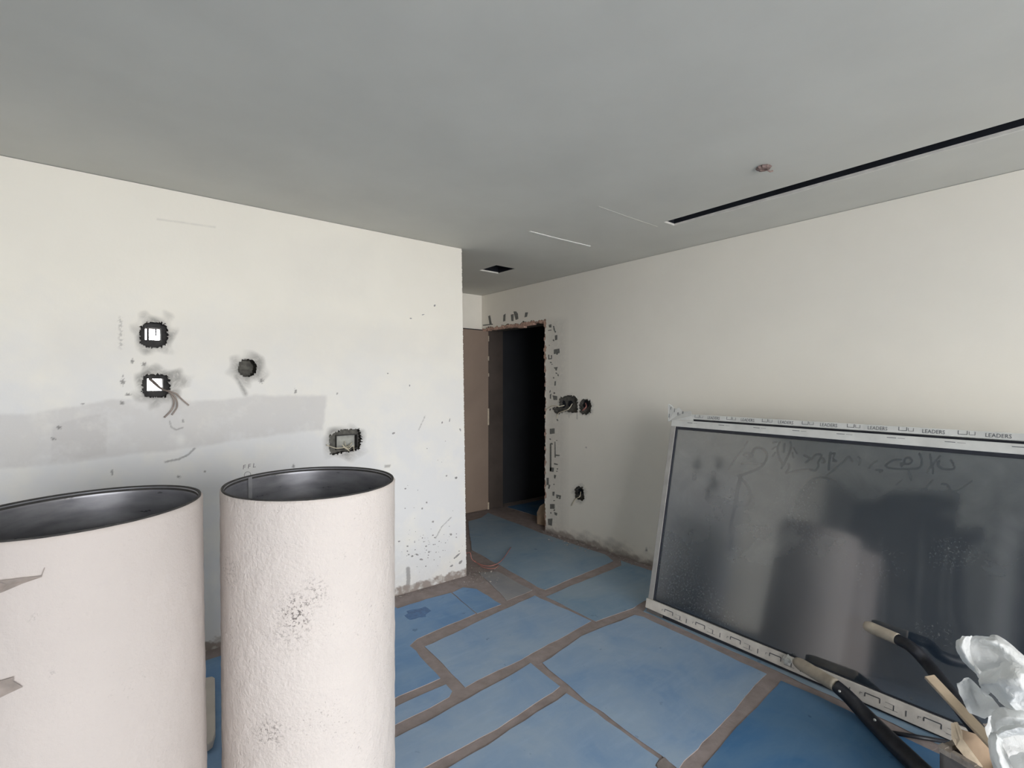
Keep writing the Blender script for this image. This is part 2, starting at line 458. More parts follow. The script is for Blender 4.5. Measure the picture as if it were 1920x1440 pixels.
# ---- floor: dusty screed with blue boards laid on it
fl = MB(); fl.box((SIDE_X - .2, REAR_Y - .2, -.2), (7.4, 7.2, 0.0))
floor = structure(fl.build('floor', M['dusty_base']))
EXT = lambda x, y: np.array([x, y, 0.0])
Z = lambda *pts: [on_z(px, py) for px, py in pts]
boards = [
    # board across the middle, upper
    ('blue', Z((796, 1213), (1003, 1117), (1109, 1165), (995, 1227), (872, 1290))),
    ('blue_grey', Z((1023, 1120), (1101, 1087), (1165, 1061)) + [EXT(3.40, 2.72), EXT(3.40, 2.02), EXT(3.05, 2.12)] + Z((1187, 1141), (1117, 1166))),
    ('blue_grey', Z((878, 978), (903, 971)) + [EXT(3.46, 4.70), EXT(3.40, 3.70), EXT(3.41, 2.90)] + Z((1150, 1053), (1022, 1107), (1008, 1102), (940, 1062), (884, 1032))),
    ('blue_dust', Z((898, 1074), (932, 1072), (998, 1107), (950, 1127))),
    ('blue_bright', Z((848, 1112), (868, 1102), (893, 1105), (940, 1134), (895, 1151))),
    ('blue_bright', [EXT(-.5, 3.12), EXT(1.5, 3.19)] + Z((746, 1142), (800, 1124), (845, 1112.5), (892, 1151.5), (782, 1199), (768, 1212), (826, 1273), (746, 1307)) + [EXT(.2, 2.02), EXT(-.6, 1.96)]),
    ('blue', Z((746, 1324), (836, 1284), (848, 1297), (842, 1308), (746, 1357)) + [EXT(.15, 1.80), EXT(.10, 1.92)]),
    ('blue', Z((880, 1310), (995, 1244), (1050, 1288), (932, 1368), (800, 1438), (640, 1515), (560, 1560), (600, 1445), (746, 1382))),
    ('blue', Z((1017, 1244), (1090, 1194), (1190, 1154), (1207, 1158), (1438, 1265), (1272, 1444), (1240, 1418), (1101, 1318))),
    ('blue_deep', Z((1464, 1277), (1560, 1319), (1700, 1386), (1900, 1480)) + [EXT(2.55, -.9), EXT(1.0, -.9)] + Z((1318, 1440))),
    ('blue', Z((1062, 1301), (1090, 1319), (1236, 1424), (1228, 1437), (1258, 1464)) + [EXT(.75, -.9), EXT(-.7, -.9), EXT(-.2, 1.05)] + Z((700, 1512), (830, 1448), (936, 1384))),
    ('blue_grey', Z((1206, 1148), (1452, 1257), (1700, 1371), (1900, 1462)) + [EXT(2.68, -.9), EXT(3.40, -.9), EXT(3.40, 1.95), EXT(2.90, 2.07)]),
    ('blue_deep', [EXT(-2.95, 1.9), EXT(-.72, 1.94), EXT(-.62, 3.10), EXT(-2.95, 3.05)]),
    ('blue', [EXT(-2.95, -.9), EXT(-.85, -.9), EXT(-.35, 1.05), EXT(-.68, 1.85), EXT(-2.95, 1.8)]),
    ('blue_deep', [EXT(3.80, 3.80), EXT(6.9, 3.80), EXT(6.9, 4.78), EXT(3.80, 4.78)]),
    ('blue', [EXT(-2.95, -2.25), EXT(3.40, -2.25), EXT(3.40, -.95), EXT(-2.95, -.95)]),
]
for i, (mk, poly) in enumerate(boards):
    th = .0024 + .0007 * (i % 3)
    b = MB(); area = sum(poly[k][0] * poly[(k + 1) % len(poly)][1] - poly[(k + 1) % len(poly)][0] * poly[k][1] for k in range(len(poly)))
    if area < 0: poly = poly[::-1]
    rough = []; jr = random.Random(100 + i)          # slightly chipped, uneven cut edges
    for p0, p1 in zip(poly, poly[1:] + poly[:1]):
        ln = np.linalg.norm(p1 - p0); ns = max(1, int(ln / .07)); nr_ = np.array([-(p1 - p0)[1], (p1 - p0)[0], 0]) / (ln + 1e-9); ph = jr.uniform(0, 9)
        for k in range(ns):
            t = (k + (jr.uniform(-.3, .3) if k else 0)) / ns
            rough.append(p0 + (p1 - p0) * t + nr_ * ((.004 * math.sin(t * ln * 7 + ph) + jr.uniform(-.0035, .0035)) if k else 0))
    poly = rough
    b.prism([p + np.array([0, 0, .0003]) for p in poly], (0, 0, 1), th)
    o = b.build('floor_board', [M[mk], M['dusty_base']], floor)
    for q in list(o.data.polygons)[2:]: q.material_index = 1
# dark paint stain on the board by the left wall, torn felt, seam lines
def blob(px, py, rx, ry, seed, n=18, z=.0043):
    r = random.Random(seed); out = []
    for k in range(n):
        a = 2 * math.pi * k / n; q = 1 + r.uniform(-.35, .35)
        out.append(on_z(px + rx * q * math.cos(a), py + ry * q * math.sin(a), z))
    return out
M['paint_blue'] = plain('dark_blue_paint', (.055, .14, .30), .5, .3, 30)
b = MB(); b.prism(blob(783, 1150, 22, 11, 4), (0, 0, 1), .0008)
b.build('paint_stain', M['paint_blue'], floor)['label'] = 'dark blue paint stain'
b = MB(); b.prism([on_z(*p, .0005) for p in ((1231, 1433), (1246, 1421), (1266, 1441), (1290, 1462), (1266, 1480), (1240, 1462))], (0, 0, 1), .004)
b.build('torn_patch', M['torn'], floor)

# ---- ceiling, with the slot, the square opening and the light cut-outs
SLOT = (2.818, 2.935, -2.0, 1.905)
SQ = (2.69, 2.91, 3.53, 3.79)
TH = .005
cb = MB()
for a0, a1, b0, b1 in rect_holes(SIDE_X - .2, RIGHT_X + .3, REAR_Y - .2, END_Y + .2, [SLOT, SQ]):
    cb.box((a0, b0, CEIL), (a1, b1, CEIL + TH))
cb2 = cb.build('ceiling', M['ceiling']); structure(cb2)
for nm, (a0, a1, b0, b1) in (('slot_recess', SLOT), ('opening_recess', SQ)):
    r = MB(); z0, z1 = CEIL + TH, CEIL + .30
    for lo, hi in (((a0 - .02, b0 - .02, z0), (a0, b1 + .02, z1)), ((a1, b0 - .02, z0), (a1 + .02, b1 + .02, z1)), ((a0 - .02, b0 - .02, z0), (a1 + .02, b0, z1)), ((a0 - .02, b1, z0), (a1 + .02, b1 + .02, z1)), ((a0 - .02, b0 - .02, z1), (a1 + .02, b1 + .02, z1 + .02))):
        r.box(lo, hi)
    r.build(nm, M['void'], cb2)
# bare gypsum edges of the cut-outs
e = MB()
e.box((SLOT[1] - .004, SLOT[2], CEIL + .0005), (SLOT[1] + .003, SLOT[3], CEIL + .012)); e.box((SLOT[0], SLOT[3] - .004, CEIL - .0005), (SLOT[1], SLOT[3] + .004, CEIL + .012))
e.build('slot_edge', M['board_edge'], cb2)['label'] = 'pale bare board edge of the slot'
e = MB(); e.box((SQ[0], SQ[3] - .004, CEIL - .0005), (SQ[1], SQ[3] + .006, CEIL + .012))
e.build('opening_edge', M['board_edge'], cb2)
# torn paper along the slot's far edge
e = MB(); rr = random.Random(5)
y = SLOT[3] - .25
while y > -.4:
    L = rr.uniform(.12, .4); wdt = rr.uniform(.006, .018)
    e.prism([(SLOT[1] - .002, y, CEIL - .002), (SLOT[1] + wdt, y - L * .4, CEIL - .002), (SLOT[1] + wdt * .8, y - L * .8, CEIL - .002), (SLOT[1] - .002, y - L, CEIL - .002)], (0, 0, 1), .0018)
    y -= L
e.build('torn_board_paper', M['board_edge'], cb2)
for pts, mk, wd in (([(993, 433.5), (1050, 448), (1106, 461.5)], 'ridge', .008), ([(1122, 387), (1175, 406), (1232, 425)], 'ceiling', .004)):
    q = [on_z(px, py, CEIL) for px, py in pts]
    t = MB()
    for p0, p1 in zip(q[:-1], q[1:]):
        d = p1 - p0; nrm = np.array([-d[1], d[0], 0]); nrm /= np.linalg.norm(nrm); dz = UP * (.004 if mk == 'ridge' else .0012)
        t.prism([p0 - nrm * wd - dz, p1 - nrm * wd - dz, p1 + nrm * wd - dz, p0 + nrm * wd - dz], (0, 0, 1), .005)
    t.build('joint_ridge', M[mk], cb2)
# brown stub of a removed ceiling fitting
c = on_z(1432, 313, CEIL)
st = MB(); prof = [(.030, 0), (.034, -.004), (.028, -.012), (.016, -.014), (.010, -.006), (.003, -.004)]
SG = 20; rows = []
for r_, dz in prof:
    rows += [c + np.array([r_ * math.cos(2 * math.pi * k / SG) * (1 + .12 * math.sin(3 * k)), r_ * math.sin(2 * math.pi * k / SG) * (1 + .1 * math.cos(2 * k)), dz]) for k in range(SG)]
st.add(rows, [(i * SG + k, i * SG + (k + 1) % SG, (i + 1) * SG + (k + 1) % SG, (i + 1) * SG + k) for i in range(len(prof) - 1) for k in range(SG)] + [[(len(prof) - 1) * SG + k for k in range(SG)]])
st.tube([c + np.array([.02, -.005, -.008]), c + np.array([.04, -.012, -.016]), c + np.array([.052, -.02, -.012])], .004, 8)
tag(st.build('ceiling_stub', M['rose'], None, c), 'small round brown stub of a removed fitting on the ceiling', 'ceiling fitting')

# ---- left wall
holesL = dict(a=(288, 628, 27, 23.5), b=(292.5, 723, 26, 21.5), c=(464, 690, 17.5, 16.5), d=(648, 829, 30, 22))
def holeL(x, y, U, V):
    H = np.zeros(x.shape, int)
    wv = wob(x, y, 2.2) * .07
    H[ellip(x, y, *holesL['a'], 3) + wv < 0] = 1
    H[ellip(x, y, *holesL['b'], 4) + wv < 0] = 2
    H[ellip(x, y, *holesL['c'], 2.2) + wv * .7 < 0] = 3
    d = sdist(x, y, [(617, 817), (640, 806), (673, 804), (679, 822), (674, 843), (645, 848), (621, 853), (617, 838)])
    H[d + wob(x, y, 3) * 1.5 < 0] = 4
    return H
def grey_l(x, y, U, V):
    n = wob(x, y, .12) * 2 + wob(x, y, 1.3) * .6
    a = soft(sdist(x, y, [(-300, 790), (0, 778), (60, 775), (150, 762), (205, 748), (300, 752), (420, 750), (480, 742), (612, 742), (608, 770), (605, 806), (470, 822), (390, 836), (230, 855), (100, 872), (0, 878), (-300, 880)]) + n, 3)
    lt = soft(np.hypot(x - 338, (y - 826) * .8) - 8, 5)
    b = .30 * soft(sdist(x, y, [(200, 772), (98, 800), (94, 868), (200, 852)]) + n, 2)
    c = .14 * soft(sdist(x, y, [(600, 600), (848, 618), (850, 678), (620, 672), (450, 670), (420, 600)]) + n * 2, 14)
    d = .16 * soft(sdist(x, y, [(90, 600), (640, 600), (650, 690), (360, 680), (90, 690)]) + n * 2, 25)
    e = .10 * soft(sdist(x, y, [(540, 450), (700, 450), (690, 560), (545, 560)]) + n * 2, 16)
    return np.maximum.reduce([(a * .72 + b) * (1 - .8 * lt), c, d, e])
def white_l(x, y, U, V):  # cooler white, stronger towards the bottom
    return np.clip((y - 560 - .08 * (x - 400) + wob(x, y, .12) * 30) / 260, 0, 1)
def smear_l(x, y, U, V):
    n = (np.sin(x * .13 + 2 * np.sin(y * .09)) + np.sin(y * .16 + 1.7 * np.sin(x * .11 + 1))) * .09
    o = np.zeros(x.shape)
    for cx, cy, rx, ry, p, k in ((289, 626, 42, 41, 3, 1), (294, 724, 48, 40, 3, 1), (322, 712, 40, 22, 2, .9), (466, 691, 40, 33, 2, 1), (646, 829, 44, 34, 3, 1), (272, 698, 10, 26, 2, .5)):
        o = np.maximum(o, .85 * k * np.clip(-(ellip(x, y, cx, cy, rx, ry, p) + n) * 2.2, 0, 1))
    o = np.maximum(o, .9 * soft(pdist(x, y, [(442, 705), (452, 722), (460, 738)]) - 3, 4))
    o = np.maximum(o, .6 * soft(pdist(x, y, [(225, 598), (227, 650)]) - 3, 4) * (wob(x, y, 2) > .1))
    o = np.maximum(o, .4 * soft(pdist(x, y, [(295, 411), (340, 417), (403, 426)]) - .5, 2))
    o = np.maximum(o, .22 * np.clip((y - 1000 + .35 * (870 - x)) / 160, 0, 1) * (x > 700))
    return o
def dark_l(x, y, U, V):
    o = np.zeros(x.shape)
    for cx, cy, rx, ry in ((248, 677, 3, 6), (270, 683, 5, 4), (230, 705, 2, 2), (230, 716, 5, 7), (240, 740, 6, 3), (229, 755, 5, 4), (155, 757, 3, 2), (490, 714, 5, 5), (554, 734, 2.5, 6), (110, 802, 6, 4), (100, 823, 5, 3), (343, 789, 3, 3), (210, 886, 3, 6), (335, 894, 4, 3), (384, 884, 3, 2), (550, 874, 3, 4), (632, 738, 2, 2)):
        o = np.maximum(o, .75 * np.clip(-(ellip(x, y, cx, cy, rx, ry) + wob(x, y, 4) * .4) * 2, 0, 1))
    for pts, wd in (([(310, 866), (335, 861), (352, 853), (365, 841)], 1.6), ([(318, 790), (321, 801), (330, 806), (342, 802)], 1.1), ([(765, 1066), (766, 1085), (763, 1113)], 3.6), ([(785, 806), (797, 780)], .5), ([(817, 1009), (828, 988), (846, 970)], .6)):
        o = np.maximum(o, .62 * soft(pdist(x, y, pts) + wob(x, y, 3) * .5 - wd, .9))
    o = np.maximum(o, .5 * soft(sdist(x, y, [(721, 872), (733, 871), (731, 876), (721, 877)]), .8))
    return o
def brown_l(x, y, U, V):
    return np.clip((.062 + wob(x, y, .6) * .012 - V) / .012, 0, 1)
STEP = .005
X0 = -.62
nU = int((XC_BOT - X0) / STEP); nV = int((CEIL - .002) / STEP)
us = np.linspace(0, 1, nU + 1); vs = np.linspace(0, CEIL - .002, nV + 1)
def placeL(U, V):
    X = X0 + (corner_x(V) - X0) * U
    X = X + np.where(U == 1, .0035 * wob(V * 900, V * 300, 1), 0)
    return np.stack([X, np.full(U.shape, LEFT_Y), V], -1)
wl = grid_wall('wall_left', us, vs, placeL, holeL, dict(grey=grey_l, white=white_l, smear=smear_l, dark=dark_l, brown=brown_l), [M['wall'], M['mortar']], (0, 1, 0), {1: .06, 2: .06, 3: .10, 4: .045})
structure(wl)
# the rest of the left wall, its back face and its end in the passage
b = MB(); b.box((SIDE_X - .2, LEFT_Y, 0), (X0, LEFT_Y + .02, CEIL)); b.build('wall_stretch', M['wall_plain'], wl)
def hole_rect(px0, px1, py0, py1, Y=LEFT_Y + .06):
    p, q = on_y(px0, py1, Y), on_y(px1, py0, Y); return p[0], q[0], p[2], q[2]
RA, RB = hole_rect(272, 302, 615, 637), hole_rect(276, 306, 710, 733)
bb = MB()
for a0, a1, b0, b1 in rect_holes(SIDE_X - .2, XC_BOT - .02, 0, CEIL, [RA, RB]):
    bb.box((a0, LEFT_Y + .15, b0), (a1, LEFT_Y + .17, b1))
bb.build('outer_face', M['wall_plain'], wl)
wp = MB()
zz = np.linspace(0, CEIL - .002, 18)
for z0, z1 in zip(zz[:-1], zz[1:]):
    x0, x1 = corner_x(z0), corner_x(z1)
    wp.hexa([(x0 - .05, LEFT_Y + .001, z0), (x0 - .0005, LEFT_Y + .001, z0), (x0 - .0005, END_Y + .1, z0), (x0 - .05, END_Y + .1, z0), (x1 - .05, LEFT_Y + .001, z1), (x1 - .0005, LEFT_Y + .001, z1), (x1 - .0005, END_Y + .1, z1), (x1 - .05, END_Y + .1, z1)])
structure(wp.build('wall_passage', M['wall_plain']))
# back boxes in the holes
def through_box(R, grow, name):
    x0, x1, z0, z1 = R; m = MB(); Y = LEFT_Y
    for a0, a1, b0, b1 in rect_holes(x0 - grow, x1 + grow, z0 - grow, z1 + grow, [R]):
        m.box((a0, Y + .058, b0), (a1, Y + .064, b1))
    t = .004
    for lo, hi in (((x0 - t, Y + .06, z0), (x0, Y + .155, z1)), ((x1, Y + .06, z0), (x1 + t, Y + .155, z1)), ((x0 - t, Y + .06, z0 - t), (x1 + t, Y + .155, z0)), ((x0 - t, Y + .06, z1), (x1 + t, Y + .155, z1 + t))):
        m.box(lo, hi)
    return m.build(name, M['box_dark'], wl)
ba = through_box(RA, .06, 'back_box'); bbx = through_box(RB, .06, 'back_box')
m = MB(); m.box((RA[0] + .012, LEFT_Y + .15, RA[2]), (RA[0] + .022, LEFT_Y + .156, RA[3])); m.box((RA[0] + .05, LEFT_Y + .15, RA[2] + .03), (RA[0] + .056, LEFT_Y + .156, RA[3])); m.build('grille_bar', M['box_dark'], ba)
p = on_y(464, 690, LEFT_Y + .1); m = MB(); m.box((p[0] - .08, LEFT_Y + .099, p[2] - .08), (p[0] + .08, LEFT_Y + .104, p[2] + .08)); m.build('conduit_back', M['mortar'], wl)
# junction box lower right
p0, p1 = on_y(612, 857, LEFT_Y + .045), on_y(684, 800, LEFT_Y + .045)
x0, x1, z0, z1 = hole_rect(630, 668, 815, 842, LEFT_Y + .045)
m = MB()
for a0, a1, b0, b1 in rect_holes(p0[0], p1[0], p0[2], p1[2], [(x0, x1, z0, z1)]): m.box((a0, LEFT_Y + .044, b0), (a1, LEFT_Y + .048, b1))
m.build('mortar_bed', M['mortar'], wl)
m = MB(); Y = LEFT_Y; t = .006
for lo, hi in (((x0 - t, Y + .03, z0 - t), (x0, Y + .09, z1 + t)), ((x1, Y + .03, z0 - t), (x1 + t, Y + .09, z1 + t)), ((x0, Y + .03, z0 - t), (x1, Y + .09, z0)), ((x0, Y + .03, z1), (x1, Y + .09, z1 + t))): m.box(lo, hi)
jb = m.build('junction_box', M['box_dark'], wl)
m = MB(); m.box((x0, Y + .075, z0), (x1, Y + .08, z1)); m.build('box_plate', M['box_grey'], jb)
# small chips and splashes near the corner, too small to pick apart
sp = MB(); r = random.Random(11)
def fleck(px, py, a, bq, ang, plane, val, nrm, seg=7, th=.0006):
    out = []
    for k in range(seg):
        q = 2 * math.pi * k / seg; s = 1 + r.uniform(-.3, .3)
        dx, dy = a * s * math.cos(q), bq * s * math.sin(q)
        out.append(plane(px + dx * math.cos(ang) - dy * math.sin(ang), py + dx * math.sin(ang) + dy * math.cos(ang), val))
    sp.prism(out, nrm, th)
for k in range(84):
    px, py = r.gauss(808, 34), r.gauss(1030, 26)
    if k > 62: px, py = r.uniform(752, 868), r.uniform(800, 1080)
    if px < 750 or px > 868 or py > 1085 - .26 * (px - 750) + 25: continue
    q = r.random(); fleck(px, py, .6 + 1.7 * q ** 4, .5 + 1.2 * q ** 4, r.uniform(-.9, -.3), on_y, LEFT_Y, (0, -1, 0))
for px, py, a, bq, an in ((857, 1042, 8, 2, -.7), (847, 1061, 4, 1.8, -.6), (863, 1054, 5, 2.2, -.9), (738, 812, 3, 1.6, -.5), (855, 896, 3, 2, -.3), (790, 1049, 3, 1.8, 0), (782, 1040, 3, 1.5, .5), (804, 1035, 2.6, 1.6, -1), (748, 1015, 2.2, 1.4, 0), (764, 1024, 2, 1.5, 0), (845, 1002, 2.2, 2, 0), (760, 916, 2.2, 1.5, -.5), (800, 942, 1.6, 1.4, 0), (829, 792, 1.5, 2.2, .3), (843, 788, .8, 4, .2), (863, 806, 1.4, 3, -.3), (815, 573, 1.5, 2, .3), (770, 597, 2, 1, 0), (793, 590, 3, .8, -.2), (727, 700, 1.5, 1.2, 0), (768, 723, 1.2, 2, .2)):
    fleck(px, py, a, bq, an, on_y, LEFT_Y, (0, -1, 0))
o = sp.build('paint_flecks', M['speck'], wl); o['kind'] = 'stuff'
# pencilled level mark: FFL over a ring
def text_verts(txt, size):
    cu = bpy.data.curves.new('t', 'FONT'); cu.body = txt; cu.size = size; cu.align_x = 'CENTER'; cu.align_y = 'CENTER'; cu.resolution_u = 2; cu.extrude = .0003
    ob = bpy.data.objects.new('t', cu); COL.objects.link(ob)
    dg = bpy.context.evaluated_depsgraph_get()
    me = bpy.data.meshes.new_from_object(ob.evaluated_get(dg))
    v = np.array([tuple(q.co) for q in me.vertices]); f = [list(q.vertices) for q in me.polygons]
    bpy.data.objects.remove(ob); bpy.data.curves.remove(cu); bpy.data.meshes.remove(me)
    return v, f
fm = MB(); v, f = text_verts('F F L', .036)
c = on_y(467.5, 874.5, LEFT_Y); tilt = .09
fm.add([c + np.array([q[0] - .12 * q[1] * -1, 0, q[1] + tilt * q[0]]) * 1.0 + np.array([0, -.0006 - q[2], 0]) for q in v], f)
c2 = on_y(464, 890, LEFT_Y)
ring = [c2 + np.array([.017 * math.cos(a), -.0006, .017 * math.sin(a)]) for a in np.linspace(0, 2 * math.pi, 25)]
fm.tube(ring, .0012, 5, False)
fm.build('level_mark', M['ink'], wl)['label'] = 'pencilled letters FFL above a small ring'

# ---- right wall with the doorway at its far end
DOOR_Y0 = on_x(1023.5, 800, RIGHT_X)[1]
DOOR_Y1 = 4.80
def door_top(Yq):
    a, b_ = on_x(1024, 599, RIGHT_X), on_x(905, 614, RIGHT_X)
    return a[2] + (Yq - a[1]) / (b_[1] - a[1]) * (b_[2] - a[2])
DTOP = float(door_top(DOOR_Y0))
def holeR(x, y, U, V):
    H = np.zeros(x.shape, int)
    wv = wob(x, y, 3) * .12
    d1 = np.minimum(sdist(x, y, [(1049, 746), (1058, 744), (1064, 741), (1076, 742), (1083, 748), (1084, 772), (1074, 774), (1061, 771), (1049, 772)]), sdist(x, y, [(1036, 764), (1050, 762), (1062, 768), (1048, 777), (1042, 776)]))
    H[d1 + wv * 8 < 0] = 1
    H[ellip(x, y, 1098, 763, 11, 14, 3) + wv < 0] = 2
    H[sdist(x, y, [(1078, 916), (1083, 912), (1093, 913), (1097, 935), (1091, 939), (1080, 935)]) + wv * 8 < 0] = 3
    edge = DOOR_Y0 + .012 * wob(V * 160, V * 60, 1)
    H[(U > edge) & (U < DOOR_Y1 + .1) & (V < DTOP + .012 * wob(U * 160, U * 50, 1))] = 9
    return H
def smear_r(x, y, U, V):
    o = np.zeros(x.shape)
    for cx, cy, rx, ry in ((1066, 760, 26, 22), (1098, 764, 16, 20), (1087, 926, 16, 20)):
        o = np.maximum(o, .5 * np.clip(-(ellip(x, y, cx, cy, rx, ry) + wob(x, y, 1) * .15) * 2.5, 0, 1))
    o = np.maximum(o, .8 * soft(pdist(x, y, [(1082, 772), (1082, 785)]) - .8, 1) + .5 * soft(pdist(x, y, [(1067, 774), (1067, 783)]) - .6, 1))
    o = np.maximum(o, .55 * np.clip((.13 + .05 * wob(x, y, .3) - V) / .12, 0, 1) * (U > 2.05))
    o = np.maximum(o, .22 * soft(sdist(x, y, [(1026, 600), (1060, 600), (1062, 1010), (1026, 996)]), 8))
    return o
def dark_r(x, y, U, V):
    o = .8 * np.clip(-(ellip(x, y, 1212, 1031, 2.4, 4.5) + wob(x, y, 3) * .3) * 2, 0, 1)
    o = np.maximum(o, .6 * np.clip(-(ellip(x, y, 1099, 839, 2, 1.6)) * 2, 0, 1))
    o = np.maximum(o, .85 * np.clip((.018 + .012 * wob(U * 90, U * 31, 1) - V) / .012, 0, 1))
    return o
def brown_r(x, y, U, V):
    return .8 * np.clip((.055 + .03 * wob(U * 60, V * 60, 1) - V) / .03, 0, 1)
STR = .007
us = np.arange(-.3, END_Y + .001, STR); vs = np.linspace(0, CEIL - .002, int(CEIL / STR))
wr = grid_wall('wall_right', us, vs, lambda U, V: np.stack([np.full(U.shape, RIGHT_X), U, V], -1), holeR,
               dict(grey=lambda x, y, U, V: .04 + .04 * wob(x, y, .04), white=lambda x, y, U, V: 0 * x, smear=smear_r, dark=dark_r, brown=brown_r), [M['wall'], M['mortar']], (1, 0, 0), {1: .05, 2: .05, 3: .05, 9: .035})
structure(wr)
b = MB()
b.box((RIGHT_X, REAR_Y - .2, 0), (RIGHT_X + .02, -.3, CEIL)); b.build('wall_stretch', M['wall_plain'], wr)
b = MB()     # core of the wall behind its face, with the doorway through it
HB = [on_x(1040, 790, RIGHT_X + .05), on_x(1115, 735, RIGHT_X + .05)]
for a0, a1, b0, b1 in rect_holes(REAR_Y - .2, END_Y + .4, 0, CEIL + .1, [(DOOR_Y0 + .012, END_Y + .09, -1, DTOP - .015)]):
    b.box((RIGHT_X + .052, a0, b0), (RIGHT_X + .28, a1, b1))
b.build('wall_core', M['mortar'], wr)
# pink broken edge of the opening
e = MB(); r = random.Random(4)
n = 60
for k in range(n):
    z0, z1 = DTOP * k / n, DTOP * (k + 1) / n; wd = .018 + r.uniform(-.008, .012) + (.012 if k > 44 else 0)
    e.box((RIGHT_X + .004 + r.uniform(0, .004), DOOR_Y0 - .004, z0), (RIGHT_X + .05, DOOR_Y0 + wd, z1))
n = 44
for k in range(n):
    y0, y1 = DOOR_Y0 + (DOOR_Y1 + .05 - DOOR_Y0) * k / n, DOOR_Y0 + (DOOR_Y1 + .05 - DOOR_Y0) * (k + 1) / n
    wd = .022 + r.uniform(-.006, .012) + (0.022 * math.exp(-((k - 15) / 3.2) ** 2))
    e.box((RIGHT_X + .002 + r.uniform(0, .005), y0, DTOP - wd), (RIGHT_X + .05, y1, DTOP + .006))
e.build('broken_edge', M['pink'], wr)['label'] = 'broken pinkish brown edge of the doorway'
# smears of old adhesive around the doorway, too small to pick apart
sp = MB(); r = random.Random(21)
def quad_r(pts, th=.0015):
    sp.prism([on_x(px, py, RIGHT_X) for px, py in pts], (-1, 0, 0), th)
for q in ([(915.5, 593), (919, 591), (922, 607), (918, 608)], [(944, 591), (948, 588), (947.5, 602), (943.5, 603)], [(958, 590), (963, 589), (963, 602), (959, 602)], [(963, 584), (968, 584), (971, 588), (972, 598), (967, 600)], [(985, 586), (990, 585.5), (988, 594), (983.5, 595)], [(905, 609), (924, 607), (924, 609), (906, 611)],
          [(1038.5, 655.5), (1049, 653.5), (1049.5, 662), (1038.5, 664)], [(1040.5, 629), (1045, 628), (1045, 637), (1041, 638)], [(1028, 665), (1030, 665), (1030, 674), (1028, 674)], [(1030, 672), (1035, 671), (1035, 673), (1030, 674)], [(1033, 666), (1035, 666), (1035, 672), (1033.5, 672)],
          [(1040, 715), (1042.5, 714.5), (1042, 723), (1039.5, 723)], [(1038, 689), (1046, 688), (1045, 690.5), (1041, 692)], [(1042, 691), (1045, 690), (1044, 695), (1041, 694)], [(1031, 740), (1034, 738), (1033, 748), (1031, 747)], [(1036, 741), (1045, 743), (1045, 750), (1038, 750)],
          [(1029, 609), (1034, 608), (1034, 614), (1029.5, 614)], [(1028, 619), (1034, 618), (1034, 619.5), (1028, 620.5)], [(1037, 611), (1039, 611), (1041, 620), (1043, 622), (1041, 624), (1038, 618)],
          [(1031, 804), (1040, 803), (1040, 813), (1031, 814)], [(1031, 832), (1034, 830), (1034, 882), (1031, 884)], [(1040, 828), (1041.5, 828), (1042, 858), (1040, 858)], [(1041, 852), (1050, 853), (1049, 855), (1041, 855)], [(1031, 876), (1039, 877), (1038, 885), (1031, 884)], [(1039, 868), (1046, 870), (1046, 872), (1039, 871)],
          [(1036, 922), (1040, 922), (1039, 930), (1036, 929)], [(1043, 927), (1052, 929), (1051, 936), (1047, 935), (1049, 932), (1043, 930)], [(1031.5, 945), (1040, 945), (1040, 954), (1031.5, 954)], [(1027, 973), (1036, 972), (1035, 986), (1028, 984)], [(1039, 960), (1045, 962), (1044, 967), (1040, 965)], [(1039, 890), (1043, 891), (1041, 898), (1039, 896)], [(1025, 896), (1029, 896), (1029, 910), (1025, 909)]):
    quad_r(q)
for k in range(26):
    px = r.choice([1032, 1041, 1044]) + r.uniform(-3, 3); py = r.uniform(612, 985); fleck(px, py, 1 + r.random(), .7 + r.random() * 2.2, r.uniform(-.5, .5), on_x, RIGHT_X, (-1, 0, 0))
o = sp.build('adhesive_smears', M['residue'], wr); o['kind'] = 'stuff'
# deep dark backs in the three broken boxes
for (px, py, a, bq) in ((1057, 758, 4, 7), (1070, 757, 4.5, 6), (1099, 758, 5, 7), (1088, 922, 5, 6)):
    m = MB(); q = [on_x(px + a * math.cos(t) * (1 + .1 * math.sin(3 * t)), py + bq * math.sin(t), RIGHT_X + .046) for t in np.linspace(0, 2 * math.pi, 12, endpoint=False)]
    m.prism(q, (-1, 0, 0), .004); m.build('box_hollow', M['void'], wr)

# ---- end wall of the passage, brown board filling its opening
Yb = END_Y
b = MB(); lint = on_y(885, 616.5, Yb)[2]
b.box((corner_x(1) - .3, Yb, lint), (RIGHT_X + .06, Yb + .1, CEIL)); b.box((corner_x(1) - .3, Yb + .1, 0), (RIGHT_X + .3, Yb + .16, CEIL))
structure(b.build('wall_end', M['wall_plain']))
xr = on_y(916, 800, Yb - .03)[0]
b = MB(); b.box((corner_x(1) - .3, Yb - .03, .004), (xr, Yb + .02, lint - .012))
dr = b.build('door_1', M['brown_door']); structure(dr); bevel(dr, .003, 1)
b = MB(); b.box((corner_x(1) - .3, Yb - .012, lint - .012), (RIGHT_X, Yb + .02, lint)); b.build('head_gap', M['void'], dr)
e = MB()
for py0, py1, wd in ((668, 676, .012), (766, 797, .016), (942, 962, .014), (700, 706, .006), (630, 640, .006)):
    p, q = on_y(916, py1, Yb - .03), on_y(916, py0, Yb - .03)
    e.box((xr - wd, Yb - .034, p[2]), (xr + .006, Yb - .02, q[2]))
e.build('edge_chip', M['chip'], dr)['label'] = 'cream chips on the board edge'
b = MB(); b.box((xr + .006, Yb - .025, .002), (RIGHT_X + .30, Yb + .1, DTOP)); structure(b.build('trim_1', M['lining']), 'lining of the doorway side with its shade painted in')

